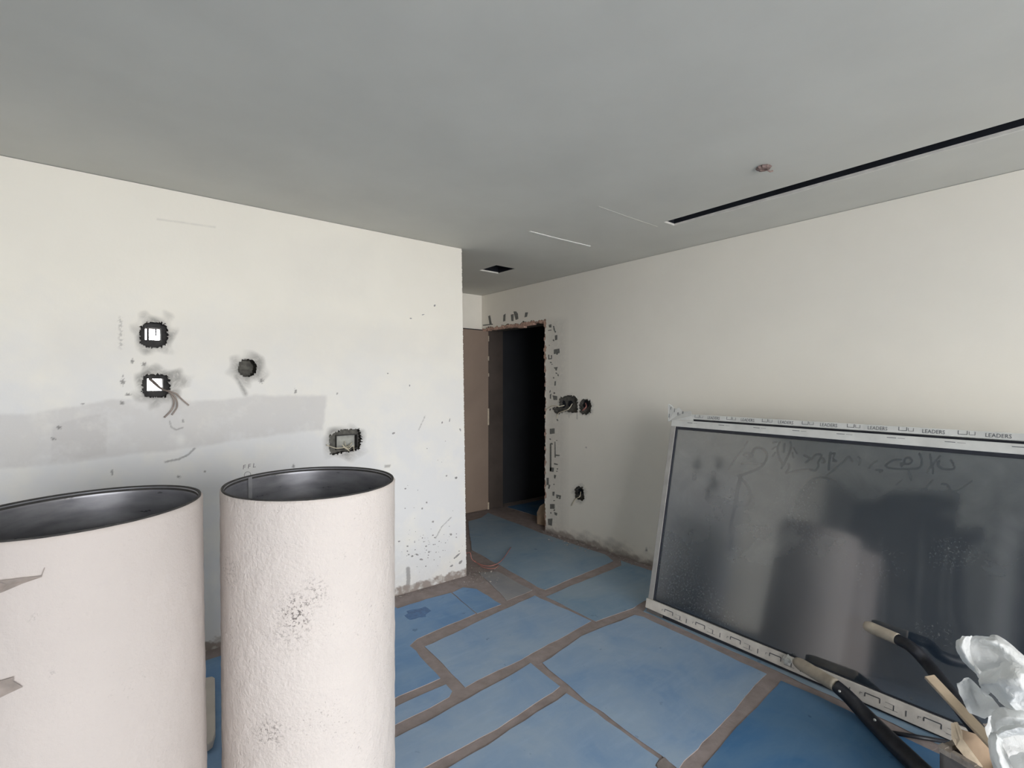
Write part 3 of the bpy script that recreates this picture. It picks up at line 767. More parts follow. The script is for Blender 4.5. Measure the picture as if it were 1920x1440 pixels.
# ---- dark room beyond the doorway
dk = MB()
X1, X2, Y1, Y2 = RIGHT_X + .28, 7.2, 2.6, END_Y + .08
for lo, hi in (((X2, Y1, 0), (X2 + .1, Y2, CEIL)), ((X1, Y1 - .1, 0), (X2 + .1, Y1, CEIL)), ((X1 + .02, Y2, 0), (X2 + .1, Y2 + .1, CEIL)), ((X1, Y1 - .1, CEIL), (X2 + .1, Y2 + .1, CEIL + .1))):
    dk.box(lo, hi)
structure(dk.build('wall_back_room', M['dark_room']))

# ---- unseen sides of the room: the window wall behind the camera and the side wall
b = MB()
for a0, a1, b0, b1 in rect_holes(SIDE_X - .2, RIGHT_X + .3, 0, CEIL, [(*OPEN_X, *OPEN_Z)]):
    b.box((a0, REAR_Y - .2, b0), (a1, REAR_Y, b1))
structure(b.build('wall_rear', M['wall_plain']))
b = MB(); b.box((SIDE_X - .2, REAR_Y - .2, 0), (SIDE_X, LEFT_Y + .1, CEIL)); structure(b.build('wall_side', M['wall_side']))
b = MB(); b.box((SIDE_X, -.15, .0), (SIDE_X + .012, 1.05, 2.35)); structure(b.build('unseen_door', M['gasket']))  # unseen dark doorway slab and pale trim, added for the reflection in the glass
b = MB(); b.box((SIDE_X, 1.05, 0), (SIDE_X + .03, 1.22, 2.47)); b.box((SIDE_X, -.15, 2.35), (SIDE_X + .03, 1.05, 2.47)); b.box((SIDE_X, -.32, 0), (SIDE_X + .03, -.15, 2.47)); structure(b.build('unseen_trim', M['white_frame']))
b = MB()
for x in (OPEN_X[0], 1.62, OPEN_X[1] - .05): b.box((x, REAR_Y - .13, OPEN_Z[0]), (x + .05, REAR_Y - .07, OPEN_Z[1]))
b.box((OPEN_X[0], REAR_Y - .13, OPEN_Z[0]), (OPEN_X[1], REAR_Y - .07, OPEN_Z[0] + .05)); b.box((OPEN_X[0], REAR_Y - .13, OPEN_Z[1] - .05), (OPEN_X[1], REAR_Y - .07, OPEN_Z[1]))
structure(b.build('window_1', M['white_frame']))

# ================================================================== THINGS
# ---- the two ducts
DK = 1.2            # size of both ducts
def duct(name, c_lat, c_dep, ra, rb, axdir, top, shift, taper, mat, label, stain=None, seed=0):
    c_lat, c_dep, ra, rb, shift = [q * DK for q in (c_lat, c_dep, ra, rb, shift)]
    top = EYE - .3 * DK
    SGN = 128; NZ = 90; TW = .012
    base = ld(c_lat + shift, c_dep, 0)
    t = thing(name, base, label, 'duct')
    ax = np.array(axdir) / np.linalg.norm(axdir); bx = np.array([-ax[1], ax[0]])
    def P(k, z, off=0.0):
        a = 2 * math.pi * k / SGN; s = z / top
        sc = 1 - taper * (1 - s)
        q = ax * (ra - off) * math.cos(a) * sc + bx * (rb - off) * math.sin(a) * sc
        return ld(c_lat + shift * (1 - s) + q[0], c_dep + q[1], z)
    zs = np.linspace(0.001, top - .004, NZ); rv = np.random.default_rng(seed)
    v = []; 
    for z in zs:
        for k in range(SGN):
            h = noise.fractal(Vector(P(k, z)) * 26 + Vector((seed * 7, 0, 0)), 1.0, 2.0, 4)
            v.append(P(k, z, -.0018 * h))
    for k in range(SGN): v.append(P(k, top, .006))
    f = [(i * SGN + k, i * SGN + (k + 1) % SGN, (i + 1) * SGN + (k + 1) % SGN, (i + 1) * SGN + k) for i in range(NZ) for k in range(SGN)]
    sk = mesh('coating', v, f, mat, t, smooth=True)
    if stain:
        pts = np.array(v); x, y = project(pts); val = np.zeros(len(v), np.float32)
        for cx, cy, rx, ry, k_ in stain: val = np.maximum(val, k_ * np.clip(-(ellip(x, y, cx, cy, rx, ry)) * 1.5, 0, 1))
        facing = ((pts - CAM)[:, :2] * (pts - base)[:, :2]).sum(1) < 0
        a = sk.data.attributes.new('stain', 'FLOAT', 'POINT'); a.data.foreach_set('value', (val * facing).astype(np.float32))
    v = []; zi = [top + .0005, top - .002, top - .02] + list(np.linspace(top - .06, .002, 8))
    for z in zi:
        for k in range(SGN): v.append(P(k, z, TW if z < top else TW - .003))
    nr = len(zi)
    f = [(i * SGN + (k + 1) % SGN, i * SGN + k, (i + 1) * SGN + k, (i + 1) * SGN + (k + 1) % SGN) for i in range(nr - 1) for k in range(SGN)]
    ln = mesh('steel_liner', v, f, M['metal_in'], t, smooth=True)
    v = []
    for k in range(SGN):
        for off, dz in ((TW + .001, -.012), (TW - .001, .002), (.004, .003), (.0035, -.006)): v.append(P(k, top + dz, off))
    f = [(k * 4 + j, ((k + 1) % SGN) * 4 + j, ((k + 1) % SGN) * 4 + j + 1, k * 4 + j + 1) for k in range(SGN) for j in range(3)]
    mesh('rim', v, f, M['box_dark'], t, smooth=True)
    return t, P, SGN, TW
DTOPZ = EYE - .3 * DK
DR, PR, SGN, TW = duct('insulated_duct', -.617, 1.548, .270, .2468, (.4437, -.8962), 1.2, .004, .012, M['duct_rough'], 'rough cream coated round duct standing nearer the doorway', [(556, 1150, 42, 50, 1), (590, 1110, 30, 40, .6), (505, 1375, 36, 40, .7), (432, 1075, 18, 40, .4), (545, 1180, 60, 60, .4)], 2)
DL, PL_, _, _ = duct('insulated_duct', -1.0333, 1.2093, .2727, .2294, (-.0483, -.9988), 1.2, .016, .0, M['duct_smooth'], 'smooth cream coated round duct with brown tears, at left edge', [(70, 1155, 12, 10, .5), (95, 1260, 10, 8, .5)], 5)
# pale seam strip inside the right duct
def angle_of(P, px, top):
    best = min(range(SGN), key=lambda k: abs(project(P(k, top, TW))[0] - px) + (0 if (P(k, top)[:2] @ FW[:2]) > 1.548 * DK else 1e4)); return best
k0 = angle_of(PR, 468, DTOPZ)
v = []; f = []
zs = np.linspace(DTOPZ - .001, .02, 14)
for z in zs:
    for d in (-.7, 0, .7): v.append(PR(k0 + d, z, TW + .003))
for i in range(13):
    for j in range(2): f.append((i * 3 + j, i * 3 + j + 1, (i + 1) * 3 + j + 1, (i + 1) * 3 + j))
mesh('seam_strip', v, f, M['seam'], DR)
# torn flaps showing brown lining on the left duct
LC = (-1.0333 * DK, 1.2093 * DK)
cyl_n = lambda p: (p - np.array([*ld(*LC, 0)[:2], p[2]])) / np.linalg.norm((p - np.array([*ld(*LC, 0)[:2], p[2]])))
def on_duct(px, py):
    d = ray(px, py); ts = np.linspace(.8, 2.0, 1601)
    for t_ in ts:
        p = CAM + d * t_; s = p[2] / DTOPZ; q = p - ld(LC[0] + .016 * DK * (1 - s), LC[1], p[2])
        a = np.array([-.0483, -.9988]); a /= np.linalg.norm(a); bq = np.array([-a[1], a[0]])
        w_ = np.array([q @ RT, q @ FW])
        if (w_ @ a / .2727 / DK) ** 2 + (w_ @ bq / .2294 / DK) ** 2 < 1.02: return p
    return p
for pts in ([(-60, 1082), (0, 1088), (40, 1083), (78, 1079), (80, 1081), (45, 1093), (10, 1108), (0, 1112), (-60, 1125)], [(-60, 1278), (0, 1276), (28, 1268), (26, 1276), (44, 1287), (14, 1301), (0, 1308), (-60, 1330)]):
    P0 = [on_duct(*p) for p in pts]; nn = cyl_n(np.mean(P0, 0)); mb = MB()
    k = len(P0); 
    v = [p + cyl_n(p) * .0022 for p in P0]; cen = np.mean(v, 0); cen = cen + cyl_n(cen) * .001
    mb.add(v + [cen], [(i, (i + 1) % k, k) for i in range(k)]); 
    mb.build('tear', M['duct_tear'], DL)['label'] = 'brown tear in the coating'
sc_ = MB(); v0, v1 = on_duct(78, 1080), on_duct(84, 1064)
sc_.tube([v0 + cyl_n(v0) * .001, v1 + cyl_n(v1) * .001], .0008, 5); sc_.build('tear_scratch', M['duct_tear'], DL)

# ---- cream board on the floor behind the left duct
pts = [on_z(px, py, .012) for px, py in ((372, 1284), (398, 1279), (403, 1282), (404, 1383), (399, 1402), (391, 1409), (384, 1411))]
b = MB(); o0 = np.mean(pts, 0); o0[2] = .009
b.prism(pts, (0, 0, 1), .03)
cbd = b.build('board_offcut', M['cream_board'], None, o0); bevel(cbd, .004, 2)
tag(cbd, 'cream board with a rounded corner, lying between the two ducts', 'board')

# ---- window unit leaning against the right wall
BL = on_z(1213, 1139, .030)
YW = math.radians(.8)                          # turned a touch out of the wall's line
u0_ = np.array([-math.sin(YW), -math.cos(YW), 0.0]); hn = np.array([math.cos(YW), -math.sin(YW), 0.0])
vv = hn * .2626 + UP * 1.194; vv /= np.linalg.norm(vv)
u = u0_ - vv * .005; u /= np.linalg.norm(u); vv = vv + u0_ * .005; vv /= np.linalg.norm(vv)
VS = -.022
nn = np.cross(u, vv); nn /= np.linalg.norm(nn)
if nn @ (CAM - BL) < 0: nn = -nn
LEN, HT = 2.25, 1.322 + VS
WIN = thing('window_unit', BL + u * LEN / 2, 'large dark dusty window unit in taped frame leaning by the right wall', 'window')
def wbox(name, parts, mat, parent=WIN, bev=0):
    m = MB()
    for a in parts: m.obox(BL, u, vv, nn, *a)
    o = m.build(name, mat, parent)
    if bev: bevel(o, bev, 2)
    return o
def on_win(px, py, off=0.0):
    p = on_plane(px, py, BL + nn * off, nn); q = p - BL; return q @ u, q @ vv, p
# outer frame (set back) and sash (proud)
wbox('outer_jamb', [(-.004, .03, .05, HT, -.075, -.012)], M['alu'], bev=.002)
wbox('outer_jamb', [(LEN - .03, LEN + .004, .05, HT, -.075, -.012)], M['alu'], bev=.002)
head = wbox('head_rail', [(-.010, LEN + .01, 1.290 + VS, HT, -.075, -.008)], M['tape'], bev=.002)
wbox('sill_shadow_strip', [(.0, LEN, -.026, .001, -.06, -.006)], M['gasket'])
wbox('track_gap', [(.0, LEN, 1.262 + VS, 1.292 + VS, -.07, -.03)], M['gasket'])
top_rail = wbox('sash_top_rail', [(.0, LEN, 1.231 + VS, 1.276 + VS, -.03, .0)], M['tape'], bev=.002)
wbox('sash_stile', [(.0, .036, .05, 1.232 + VS, -.03, .0)], M['alu'], bev=.002)
wbox('sash_stile', [(LEN - .036, LEN, .05, 1.232 + VS, -.03, .0)], M['alu'], bev=.002)
bm_ = MB(); Pw = lambda a, b_, c: BL + u * a + vv * b_ + nn * c
bm_.hexa([Pw(-.006, .0, -.07), Pw(LEN, -.014, -.07), Pw(LEN, -.014, .012), Pw(-.006, .0, .012), Pw(-.006, .060, -.07), Pw(LEN, .060, -.07), Pw(LEN, .060, .012), Pw(-.006, .060, .012)])
bot = bm_.build('bottom_rail', M['tape_dirty'], WIN); bevel(bot, .003, 2)
bk_ = MB(); bk_.obox(BL, u, vv, nn, .0, .12, -.024, -.001, -.06, .0); bk_.build('packing_block', M['carton'], WIN)
wbox('gasket', [(.036, LEN - .036, 1.214 + VS, 1.232 + VS, -.02, -.004), (.036, .042, .05, 1.22 + VS, -.02, -.003), (LEN - .042, LEN - .036, .05, 1.22 + VS, -.02, -.003), (.036, LEN - .036, .056, .064, -.02, -.003)], M['gasket'])
# glass with its dust
GS = .005
gu = np.arange(.040, LEN - .038, GS); gv = np.arange(.058, 1.222 + VS, GS)
GU, GV = np.meshgrid(gu, gv, indexing='ij')
GP = BL + GU[..., None] * u + GV[..., None] * vv + nn * -.014
gx, gy = project(GP)
def glass_dust(x, y):
    hgt = np.clip((1130 - y + (x - 1250) * .15) / 330, 0, 1)
    d = .14 + .40 * hgt
    d = d + .10 * soft(sdist(x, y, [(1262, 800), (1330, 806), (1310, 1000), (1240, 1000)]), 25)
    d = d * (1 - .30 * soft(np.abs(x - 1510) - 20, 20) * soft(900 - y, 30))
    d = d + .05 * wob(x, y, .10)
    # darker patches, made by lowering the dust mask
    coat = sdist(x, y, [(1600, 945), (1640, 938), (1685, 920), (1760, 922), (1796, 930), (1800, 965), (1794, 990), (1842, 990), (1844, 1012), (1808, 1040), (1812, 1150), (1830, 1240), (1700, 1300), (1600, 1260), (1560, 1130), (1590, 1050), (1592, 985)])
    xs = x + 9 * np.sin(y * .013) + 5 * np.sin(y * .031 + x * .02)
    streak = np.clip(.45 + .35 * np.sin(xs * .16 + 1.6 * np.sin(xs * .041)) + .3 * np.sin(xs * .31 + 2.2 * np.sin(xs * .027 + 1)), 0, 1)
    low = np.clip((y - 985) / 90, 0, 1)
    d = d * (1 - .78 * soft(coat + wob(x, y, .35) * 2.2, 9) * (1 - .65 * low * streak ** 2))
    d = d * (1 - .35 * soft(sdist(x, y, [(1545, 1210), (1600, 1195), (1720, 1205), (1770, 1380), (1540, 1260)]), 14))  # dark reflection of things near the glass, painted through the dust mask
    d = d * (1 - .5 * soft(sdist(x, y, [(1352, 1020), (1400, 1040), (1440, 1140), (1400, 1200), (1260, 1130), (1300, 1060)]) + wob(x, y, .4) * 6, 25))
    d = d * (1 - .35 * soft(sdist(x, y, [(1520, 905), (1560, 895), (1600, 930), (1600, 1000), (1500, 1000), (1500, 930)]) + wob(x, y, .4) * 3, 8))
    # bright smear rising to the right
    d = d + .22 * soft(sdist(x, y, [(1355, 1040), (1480, 1000), (1500, 1010), (1450, 1050), (1365, 1085)]) + wob(x, y, .5) * 4, 12)
    d = d + .16 * soft(sdist(x, y, [(1765, 960), (1850, 905), (1850, 1000), (1790, 990)]) + wob(x, y, .5) * 4, 14)
    # strokes drawn in the dust
    st = []
    z1 = lambda L: [(1200 + a / 5.333, 740 + b / 5.333) for a, b in L]
    z2 = lambda L: [(1560 + a / 5.333, 780 + b / 5.333) for a, b in L]
    z3 = lambda L: [(1400 + a / 6.546, 780 + b / 6.546) for a, b in L]
    st += [(z1([(1075, 470), (1040, 520), (990, 590), (940, 660), (895, 740)]), 1.0, .5), (z1([(1125, 590), (1140, 545), (1190, 530), (1250, 560), (1270, 620), (1240, 690), (1180, 740), (1100, 775), (1010, 805), (970, 810)]), 1.5, .75), (z1([(1045, 600), (1085, 590), (1120, 620), (1080, 630)]), 2.0, .6), (z1([(1020, 690), (1080, 685), (1150, 690), (1220, 690)]), 1.0, .5),
           (z1([(1010, 840), (1060, 890), (1090, 950), (1105, 1030), (1080, 1100), (1020, 1110), (975, 1085)]), 1.6, .7), (z1([(1005, 830), (975, 960), (955, 1080), (930, 1200), (890, 1387)]), 2.6, .8)]
    st += [([(1376, 993), (1368, 1030)], 3.0, .7)]
    st += [(z3([(405, 325), (380, 390), (385, 460), (410, 540), (440, 600), (430, 640)]), 1.1, .8), (z3([(540, 320), (545, 380), (510, 480), (470, 560), (440, 620)]), 1.1, .8), (z3([(465, 345), (455, 440)]), 1.6, .6), (z3([(320, 330), (370, 320)]), .9, .6), (z3([(310, 410), (360, 380)]), .9, .6), (z3([(320, 490), (350, 450)]), .9, .6), (z3([(575, 390), (615, 460)]), .9, .6), (z3([(560, 450), (575, 510)]), .9, .6),
           (z3([(710, 485), (770, 515), (770, 535), (725, 570)]), 1.0, .8), (z3([(800, 530), (840, 480), (900, 470), (920, 500), (880, 560), (880, 620), (840, 670), (790, 665)]), 1.0, .8), (z3([(935, 520), (960, 560), (930, 570)]), 1.1, .8), (z3([(490, 700), (600, 670), (740, 650), (800, 660)]), .8, .6), (z3([(510, 590), (520, 640), (490, 690)]), 1.2, .6),
           (z3([(1030, 450), (1015, 560), (1010, 660)]), 1.4, .8), (z3([(1030, 470), (1080, 460), (1060, 520), (1100, 555), (1060, 550)]), 1.1, .8), (z3([(990, 720), (1100, 640), (1220, 530)]), 1.2, .5), (z3([(1220, 520), (1260, 500), (1300, 560)]), 1, .5), (z3([(1370, 500), (1400, 540), (1380, 600)]), 1, .5), (z3([(750, 840), (800, 780), (900, 755), (1000, 760), (1090, 810)]), .9, .7)]
    st += [(z2([(690, 440), (620, 440), (560, 470), (540, 500), (570, 520), (650, 530), (760, 530), (850, 525), (890, 500), (895, 440), (875, 375)]), 1.1, .9), (z2([(720, 470), (730, 430), (770, 415), (800, 450), (770, 480), (720, 480), (695, 500), (690, 470)]), 1.2, .9), (z2([(980, 380), (990, 450), (1010, 530), (1010, 570)]), 1.0, .8), (z2([(1080, 400), (1020, 470), (970, 530), (960, 565)]), 1.0, .8),
           (z2([(1070, 450), (1060, 490), (1090, 520), (1150, 535), (1220, 525), (1215, 490), (1190, 440)]), 1.1, .9), (z2([(770, 540), (790, 640)]), 1, .5), (z2([(440, 540), (500, 545), (480, 560)]), 1.0, .7), (z2([(640, 690), (700, 640)]), 1, .3), (z2([(930, 750), (970, 680), (1010, 640)]), 1, .5), (z2([(1100, 680), (1150, 690), (1190, 750)]), 1.3, .6), (z2([(1215, 760), (1280, 730), (1400, 650)]), .9, .5), (z2([(370, 520), (400, 480), (450, 450)]), 1, .5)]
    for pts, wd, k in st:
        pp = [tuple(q[:2]) for q in smooth_path([np.array([*p, 0.0]) for p in pts], 4)]
        d = d * (1 - min(1, k * 1.2) * soft(pdist(x, y, pp) - wd - .3, 1.1))
    for cx, cy, rx, ry, k in ((1337, 892, 5, 10, .6), (1326, 928, 5, 11, .75), (1302, 893, 5, 9, .35)):
        d = d * (1 - k * np.clip(-(ellip(x, y, cx, cy, rx, ry, 4)) * 4, 0, 1))
    return np.clip(d, .02, 1)
def glass_scuff(x, y):
    a = soft(sdist(x, y, [(1240, 1010), (1300, 1060), (1400, 1190), (1340, 1180), (1225, 1130)]), 30) * .8
    a = np.maximum(a, .6 * soft(np.hypot(x - 1780, (y - 1040) * 1.2) - 40, 20))
    a = np.maximum(a, .35 * soft(np.hypot(x - 1650, (y - 1060)) - 60, 40)); a = np.maximum(a, .4 * soft(np.hypot((x - 1740) * .6, y - 1190) - 40, 30))
    return np.maximum(a, .3 * soft(np.hypot((x - 1500), (y - 960) * .8) - 50, 40))
nu_, nv_ = len(gu), len(gv); idx = np.arange(nu_ * nv_).reshape(nu_, nv_)
q = np.stack([idx[:-1, :-1], idx[1:, :-1], idx[1:, 1:], idx[:-1, 1:]], -1).reshape(-1, 4)
off = wloc(WIN)
me = bpy.data.meshes.new('glass_pane')
vsn = (GP.reshape(-1, 3) - off); nb = len(vsn)
cor = np.array([BL + a * u + b_ * vv + nn * -.020 - off for a, b_ in ((gu[0], gv[0]), (gu[-1], gv[0]), (gu[-1], gv[-1]), (gu[0], gv[-1]))])
ci = [idx[0, 0], idx[-1, 0], idx[-1, -1], idx[0, -1]]
allv = np.concatenate([vsn, cor])
loops = np.concatenate([q.ravel(), [nb + 3, nb + 2, nb + 1, nb]]); npoly = len(q) + 1
me.vertices.add(len(allv)); me.vertices.foreach_set('co', allv.astype(np.float32).ravel())
me.loops.add(len(loops)); me.loops.foreach_set('vertex_index', loops.astype(np.int32))
me.polygons.add(npoly); me.polygons.foreach_set('loop_start', np.arange(0, 4 * npoly, 4, dtype=np.int32)); me.polygons.foreach_set('loop_total', np.full(npoly, 4, np.int32))
me.update(calc_edges=True)
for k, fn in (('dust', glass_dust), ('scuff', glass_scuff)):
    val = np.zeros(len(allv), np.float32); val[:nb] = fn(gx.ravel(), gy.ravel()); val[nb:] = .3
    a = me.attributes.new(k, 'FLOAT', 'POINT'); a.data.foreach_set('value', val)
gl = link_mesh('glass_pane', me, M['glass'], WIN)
if (np.array(me.polygons[0].normal) @ nn) < 0: me.flip_normals()
# printing on the tapes
tp = MB()
def flat_text(txt, size, uc, vc, off, narrow=1.0):
    v, f = text_verts(txt, size)
    tp.add([BL + u * (uc + q[0] * narrow) + vv * (vc + q[1]) + nn * (off + .0004 + q[2]) for q in v], f)
def line(m, a, b_, off, wd=.0024):
    (ua, va), (ub, vb) = a, b_
    if abs(ua - ub) > abs(va - vb): m.obox(BL, u, vv, nn, min(ua, ub), max(ua, ub), va - wd / 2, va + wd / 2, off, off + .0008)
    else: m.obox(BL, u, vv, nn, ua - wd / 2, ua + wd / 2, min(va, vb), max(va, vb), off, off + .0008)
cen = [on_win(px, 800, -.008)[0] for px in (1339, 1408, 1473, 1553, 1645, 1750, 1872)]
# regular pitch of the print along the tape
pitch = (on_win(1872, 816, -.008)[0] - on_win(1645, 804, -.008)[0]) / 2
u0 = on_win(1645, 804, -.008)[0]
k = -6
while u0 + k * pitch < LEN - .05:
    uc = u0 + k * pitch; k += 1
    if uc < .03: continue
    flat_text('LEADERS', .0255, uc, 1.305 + VS, -.008, .84)
    for c0, c1, v0, v1, wd in ((uc + .40 * pitch, uc + .54 * pitch, 1.302 + VS, 1.319 + VS, .0022), (uc + .57 * pitch, uc + .66 * pitch, 1.302 + VS, 1.316 + VS, .0015)):
        line(tp, (c0, v0), (c1, v0), -.008, wd); line(tp, (c0, v0), (c0, v1), -.008, wd); line(tp, (c1, v0), (c1, v1), -.008, wd)
tp.build('tape_print', M['print'], head)['kind'] = 'stuff'
tp = MB(); k = -6
while u0 + k * pitch < LEN - .1:
    uc = u0 + k * pitch + .2 * pitch; k += 1
    if uc < .04: continue
    line(tp, (uc, 1.262 + VS), (uc + .17 * pitch, 1.262 + VS), 0, .0028); line(tp, (uc + .20 * pitch, 1.2615 + VS), (uc + .33 * pitch, 1.2615 + VS), 0, .0014)
tp.build('tape_print', M['print'], top_rail)['kind'] = 'stuff'
tp = MB(); k = 0; bp = .217
ub = on_win(1246, 1148, .012)[0]
while ub + k * bp < LEN - .15:
    uc = ub + k * bp; k += 1
    line(tp, (uc, .022), (uc, .038), .012, .0042); line(tp, (uc, .038), (uc + .058, .038), .012, .0042); line(tp, (uc + .058, .018), (uc + .058, .038), .012, .0042)
    line(tp, (uc - .02, .032), (uc - .01, .032), .012, .0014); line(tp, (uc - .02, .022), (uc - .02, .032), .012, .0014)
    line(tp, (uc + .075, .012), (uc + .125, .012), .012, .0014); line(tp, (uc + .11, .012), (uc + .11, .034), .012, .0038); line(tp, (uc + .155, .010), (uc + .155, .034), .012, .0038); line(tp, (uc + .078, .034), (uc + .108, .034), .012, .001)
tp.build('tape_print', M['print'], bot)['kind'] = 'stuff'
# loose end of tape standing up at the top left corner
ca = [on_win(px, py, -.006)[:2] for px, py in ((1253, 790), (1254, 757), (1260, 760), (1266, 768), (1274, 764), (1280, 772), (1296, 770), (1298, 780), (1300, 789))]
m = MB(); m.prism([BL + u * a + vv * b_ + nn * (-.006 + .006 * math.sin(i * 2.1)) for i, (a, b_) in enumerate(ca)], nn, .0012)
le = m.build('loose_tape', M['tape'], WIN); le['label'] = 'loose flap of white tape with marks'
tp = MB()
for px, py, h in ((1259, 763, 6), (1266, 766, 8), (1256, 776, 8)):
    a, b_, _ = on_win(px, py, -.002); line(tp, (a, b_), (a + .003, b_ - .02 * h / 6), .003, .004)
for px, py in ((1272, 776), (1281, 774)):
    a, b_, _ = on_win(px, py, -.002); flat_text('8', .026, a, b_, .003)
tp.build('tape_print', M['print'], le)['kind'] = 'stuff'
# crumple of tape on the bottom rail
cp = on_win(1476, 1237, .02)[2]
bm = bmesh.new(); bmesh.ops.create_icosphere(bm, subdivisions=3, radius=.02)
for v in bm.verts:
    v.co *= 1 + .5 * noise.noise(v.co * 90); v.co.z *= 1.1
vsb = [np.array(v.co) + cp for v in bm.verts]; fs = [[v.index for v in f.verts] for f in bm.faces]; bm.free()
mesh('tape_crumple', vsb, fs, M['tape'], WIN)

# ---- open carton with rubbish, at lower right
Q1, Q2, Q3 = on_z(1762, 1400, .30), on_z(1827, 1437, .30), on_z(1790, 1378, .30)
e1 = Q2 - Q1; e1[2] = 0; e1 /= np.linalg.norm(e1); e2 = Q3 - Q1; e2 = e2 - e1 * (e2 @ e1); e2[2] = 0; e2 /= np.linalg.norm(e2)
B0 = Q1.copy(); B0[2] = .009
BX = thing('carton', B0 + e1 * .22 + e2 * .17, 'dusty open carton of rubbish at the lower right corner', 'carton')
def cbox(m, a0, a1, b0, b1, z0, z1): m.obox(B0, e1, e2, UP, a0, a1, b0, b1, z0, z1)
L1, L2, HH, T = .44, .34, .291, .012
m = MB(); cbox(m, 0, L1, 0, T, 0, HH); cbox(m, 0, L1, L2 - T, L2, 0, HH); cbox(m, 0, T, 0, L2, 0, HH); cbox(m, L1 - T, L1, 0, L2, 0, HH); cbox(m, 0, L1, 0, L2, 0, .01)
m.build('carton_body', M['carton'], BX)
m = MB(); r = random.Random(2)
for a0, a1, b0, b1 in ((0, L1, -.002, T + .002), (0, L1, L2 - T - .002, L2 + .002), (-.002, T + .002, 0, L2), (L1 - T - .002, L1 + .002, 0, L2)):
    nseg = 14
    for k in range(nseg):
        if a1 - a0 > b1 - b0: cbox(m, a0 + (a1 - a0) * k / nseg, a0 + (a1 - a0) * (k + 1) / nseg, b0 - r.uniform(0, .002), b1 + r.uniform(0, .002), HH - .016, HH + r.uniform(0, .006))
        else: cbox(m, a0 - r.uniform(0, .002), a1 + r.uniform(0, .002), b0 + (b1 - b0) * k / nseg, b0 + (b1 - b0) * (k + 1) / nseg, HH - .016, HH + r.uniform(0, .006))
m.build('torn_rim', M['carton_rim'], BX)
# plywood piece sticking out
def slab(name, front, depth_dir, th, mat, label, cat):
    m = MB(); m.prism(front, depth_dir, th); c = np.mean(front, 0)
    o = m.build(name, mat, None, c); bevel(o, .002, 1); return tag(o, label, cat)
tvec = (e1 * .3 + e2 * .95); tvec /= np.linalg.norm(tvec)
fr = [at_depth(px, py, t_) for px, py, t_ in ((1797, 1382, 1.640), (1830, 1412, 1.625), (1852, 1462, 1.63), (1832, 1470, 1.63), (1800, 1440, 1.64))]
PW = thing('plywood_offcut', np.mean(fr, 0), 'brown plywood offcut with pale cut edge, standing in the carton', 'offcut')
pf = [at_depth(px, py, t_) for px, py, t_ in ((1797, 1368, 1.655), (1852, 1386, 1.665), (1862, 1450, 1.65), (1838, 1450, 1.635), (1798, 1384, 1.64))]
m = MB(); m.prism(pf, tvec, .012); m.build('face', M['ply'], PW)
pe = [at_depth(px, py, t_) for px, py, t_ in ((1783, 1356, 1.66), (1790, 1354, 1.66), (1799, 1372, 1.648), (1800, 1386, 1.634), (1838, 1438, 1.625), (1830, 1446, 1.625), (1793, 1400, 1.634), (1784, 1384, 1.64))]
m = MB(); m.prism(pe, tvec, .010); m.build('cut_edge', M['ply_edge'], PW)
# pine slat
a, b_ = at_depth(1742, 1268, 1.80), at_depth(1882, 1418, 1.545)
d = b_ - a; d /= np.linalg.norm(d); s1 = np.cross(d, FW); s1 /= np.linalg.norm(s1); s2 = np.cross(d, s1)
m = MB(); m.obox(a, d, s1, s2, 0, np.linalg.norm(b_ - a), -.018, .018, -.006, .006)
sl = m.build('wooden_slat', M['wood2'], None, (a + b_) / 2); bevel(sl, .002, 1)
tag(sl, 'thin pale pine slat sticking up out of the carton', 'slat')

# ---- the two dark handled tools
def tool(name, grip, pole, rg, rp, label, rivets, flat=False):
    c = pole[-1].copy()
    t = thing(name, c, label, 'tool')
    m = MB(); g_ = smooth_path(grip, 5); n = len(g_)
    rr_ = [rg * (.55 + .45 * math.sin(min(1, (i + .6) / 3.2) * math.pi / 2)) * (1 - .04 * i / n) for i in range(n)]
    m.tube(g_, rr_, 16); m.build('wooden_grip', M['wood'], t, smooth=True)
    m = MB(); p_ = smooth_path(pole, 6); n = len(p_)
    m.tube(p_, [rp[0] + (rp[1] - rp[0]) * i / (n - 1) for i in range(n)], 16); m.build('dark_shaft', M['black_pole'], t, smooth=True)
    for rv in rivets:
        bm = bmesh.new(); bmesh.ops.create_uvsphere(bm, u_segments=10, v_segments=6, radius=.006)
        vs_ = [np.array(v.co) + rv for v in bm.verts]; fs_ = [[v.index for v in f.verts] for f in bm.faces]; bm.free()
        mesh('rivet', vs_, fs_, M['rivet'], t, smooth=True)
    return t
wp_ = lambda px, py, o_: on_win(px, py, o_)[2]
G0, G1 = wp_(1492, 1240, .045), at_depth(1568, 1286, 2.33)
P1, P2, P3, P4 = at_depth(1590, 1306, 2.29), at_depth(1628, 1346, 2.20), on_z(1690, 1408, .036), on_z(1775, 1490, .036)
tool('long_tool', [G0, (G0 + G1) / 2, G1], [G1 - (G1 - G0) * .03, P1, P2, P3, P4], .030, (.028, .037), 'black shafted tool with pale wooden grip, lying on floor along window', [at_depth(1640, 1350, 2.10), at_depth(1574, 1296, 2.27)])
G0, G1 = wp_(1622, 1172, .028), wp_(1684, 1199, .06)
tool('long_tool', [G0, (G0 + G1) / 2, G1], [G1 - (G1 - G0) * .03, wp_(1712, 1216, .10), wp_(1745, 1252, .14), at_depth(1790, 1312, 1.80), at_depth(1838, 1376, 1.68)], .026, (.024, .026), 'black shafted tool with pale wooden grip, rising out of carton', [])
a, b_ = on_z(1668, 1373, .013), on_z(1776, 1391, .013)
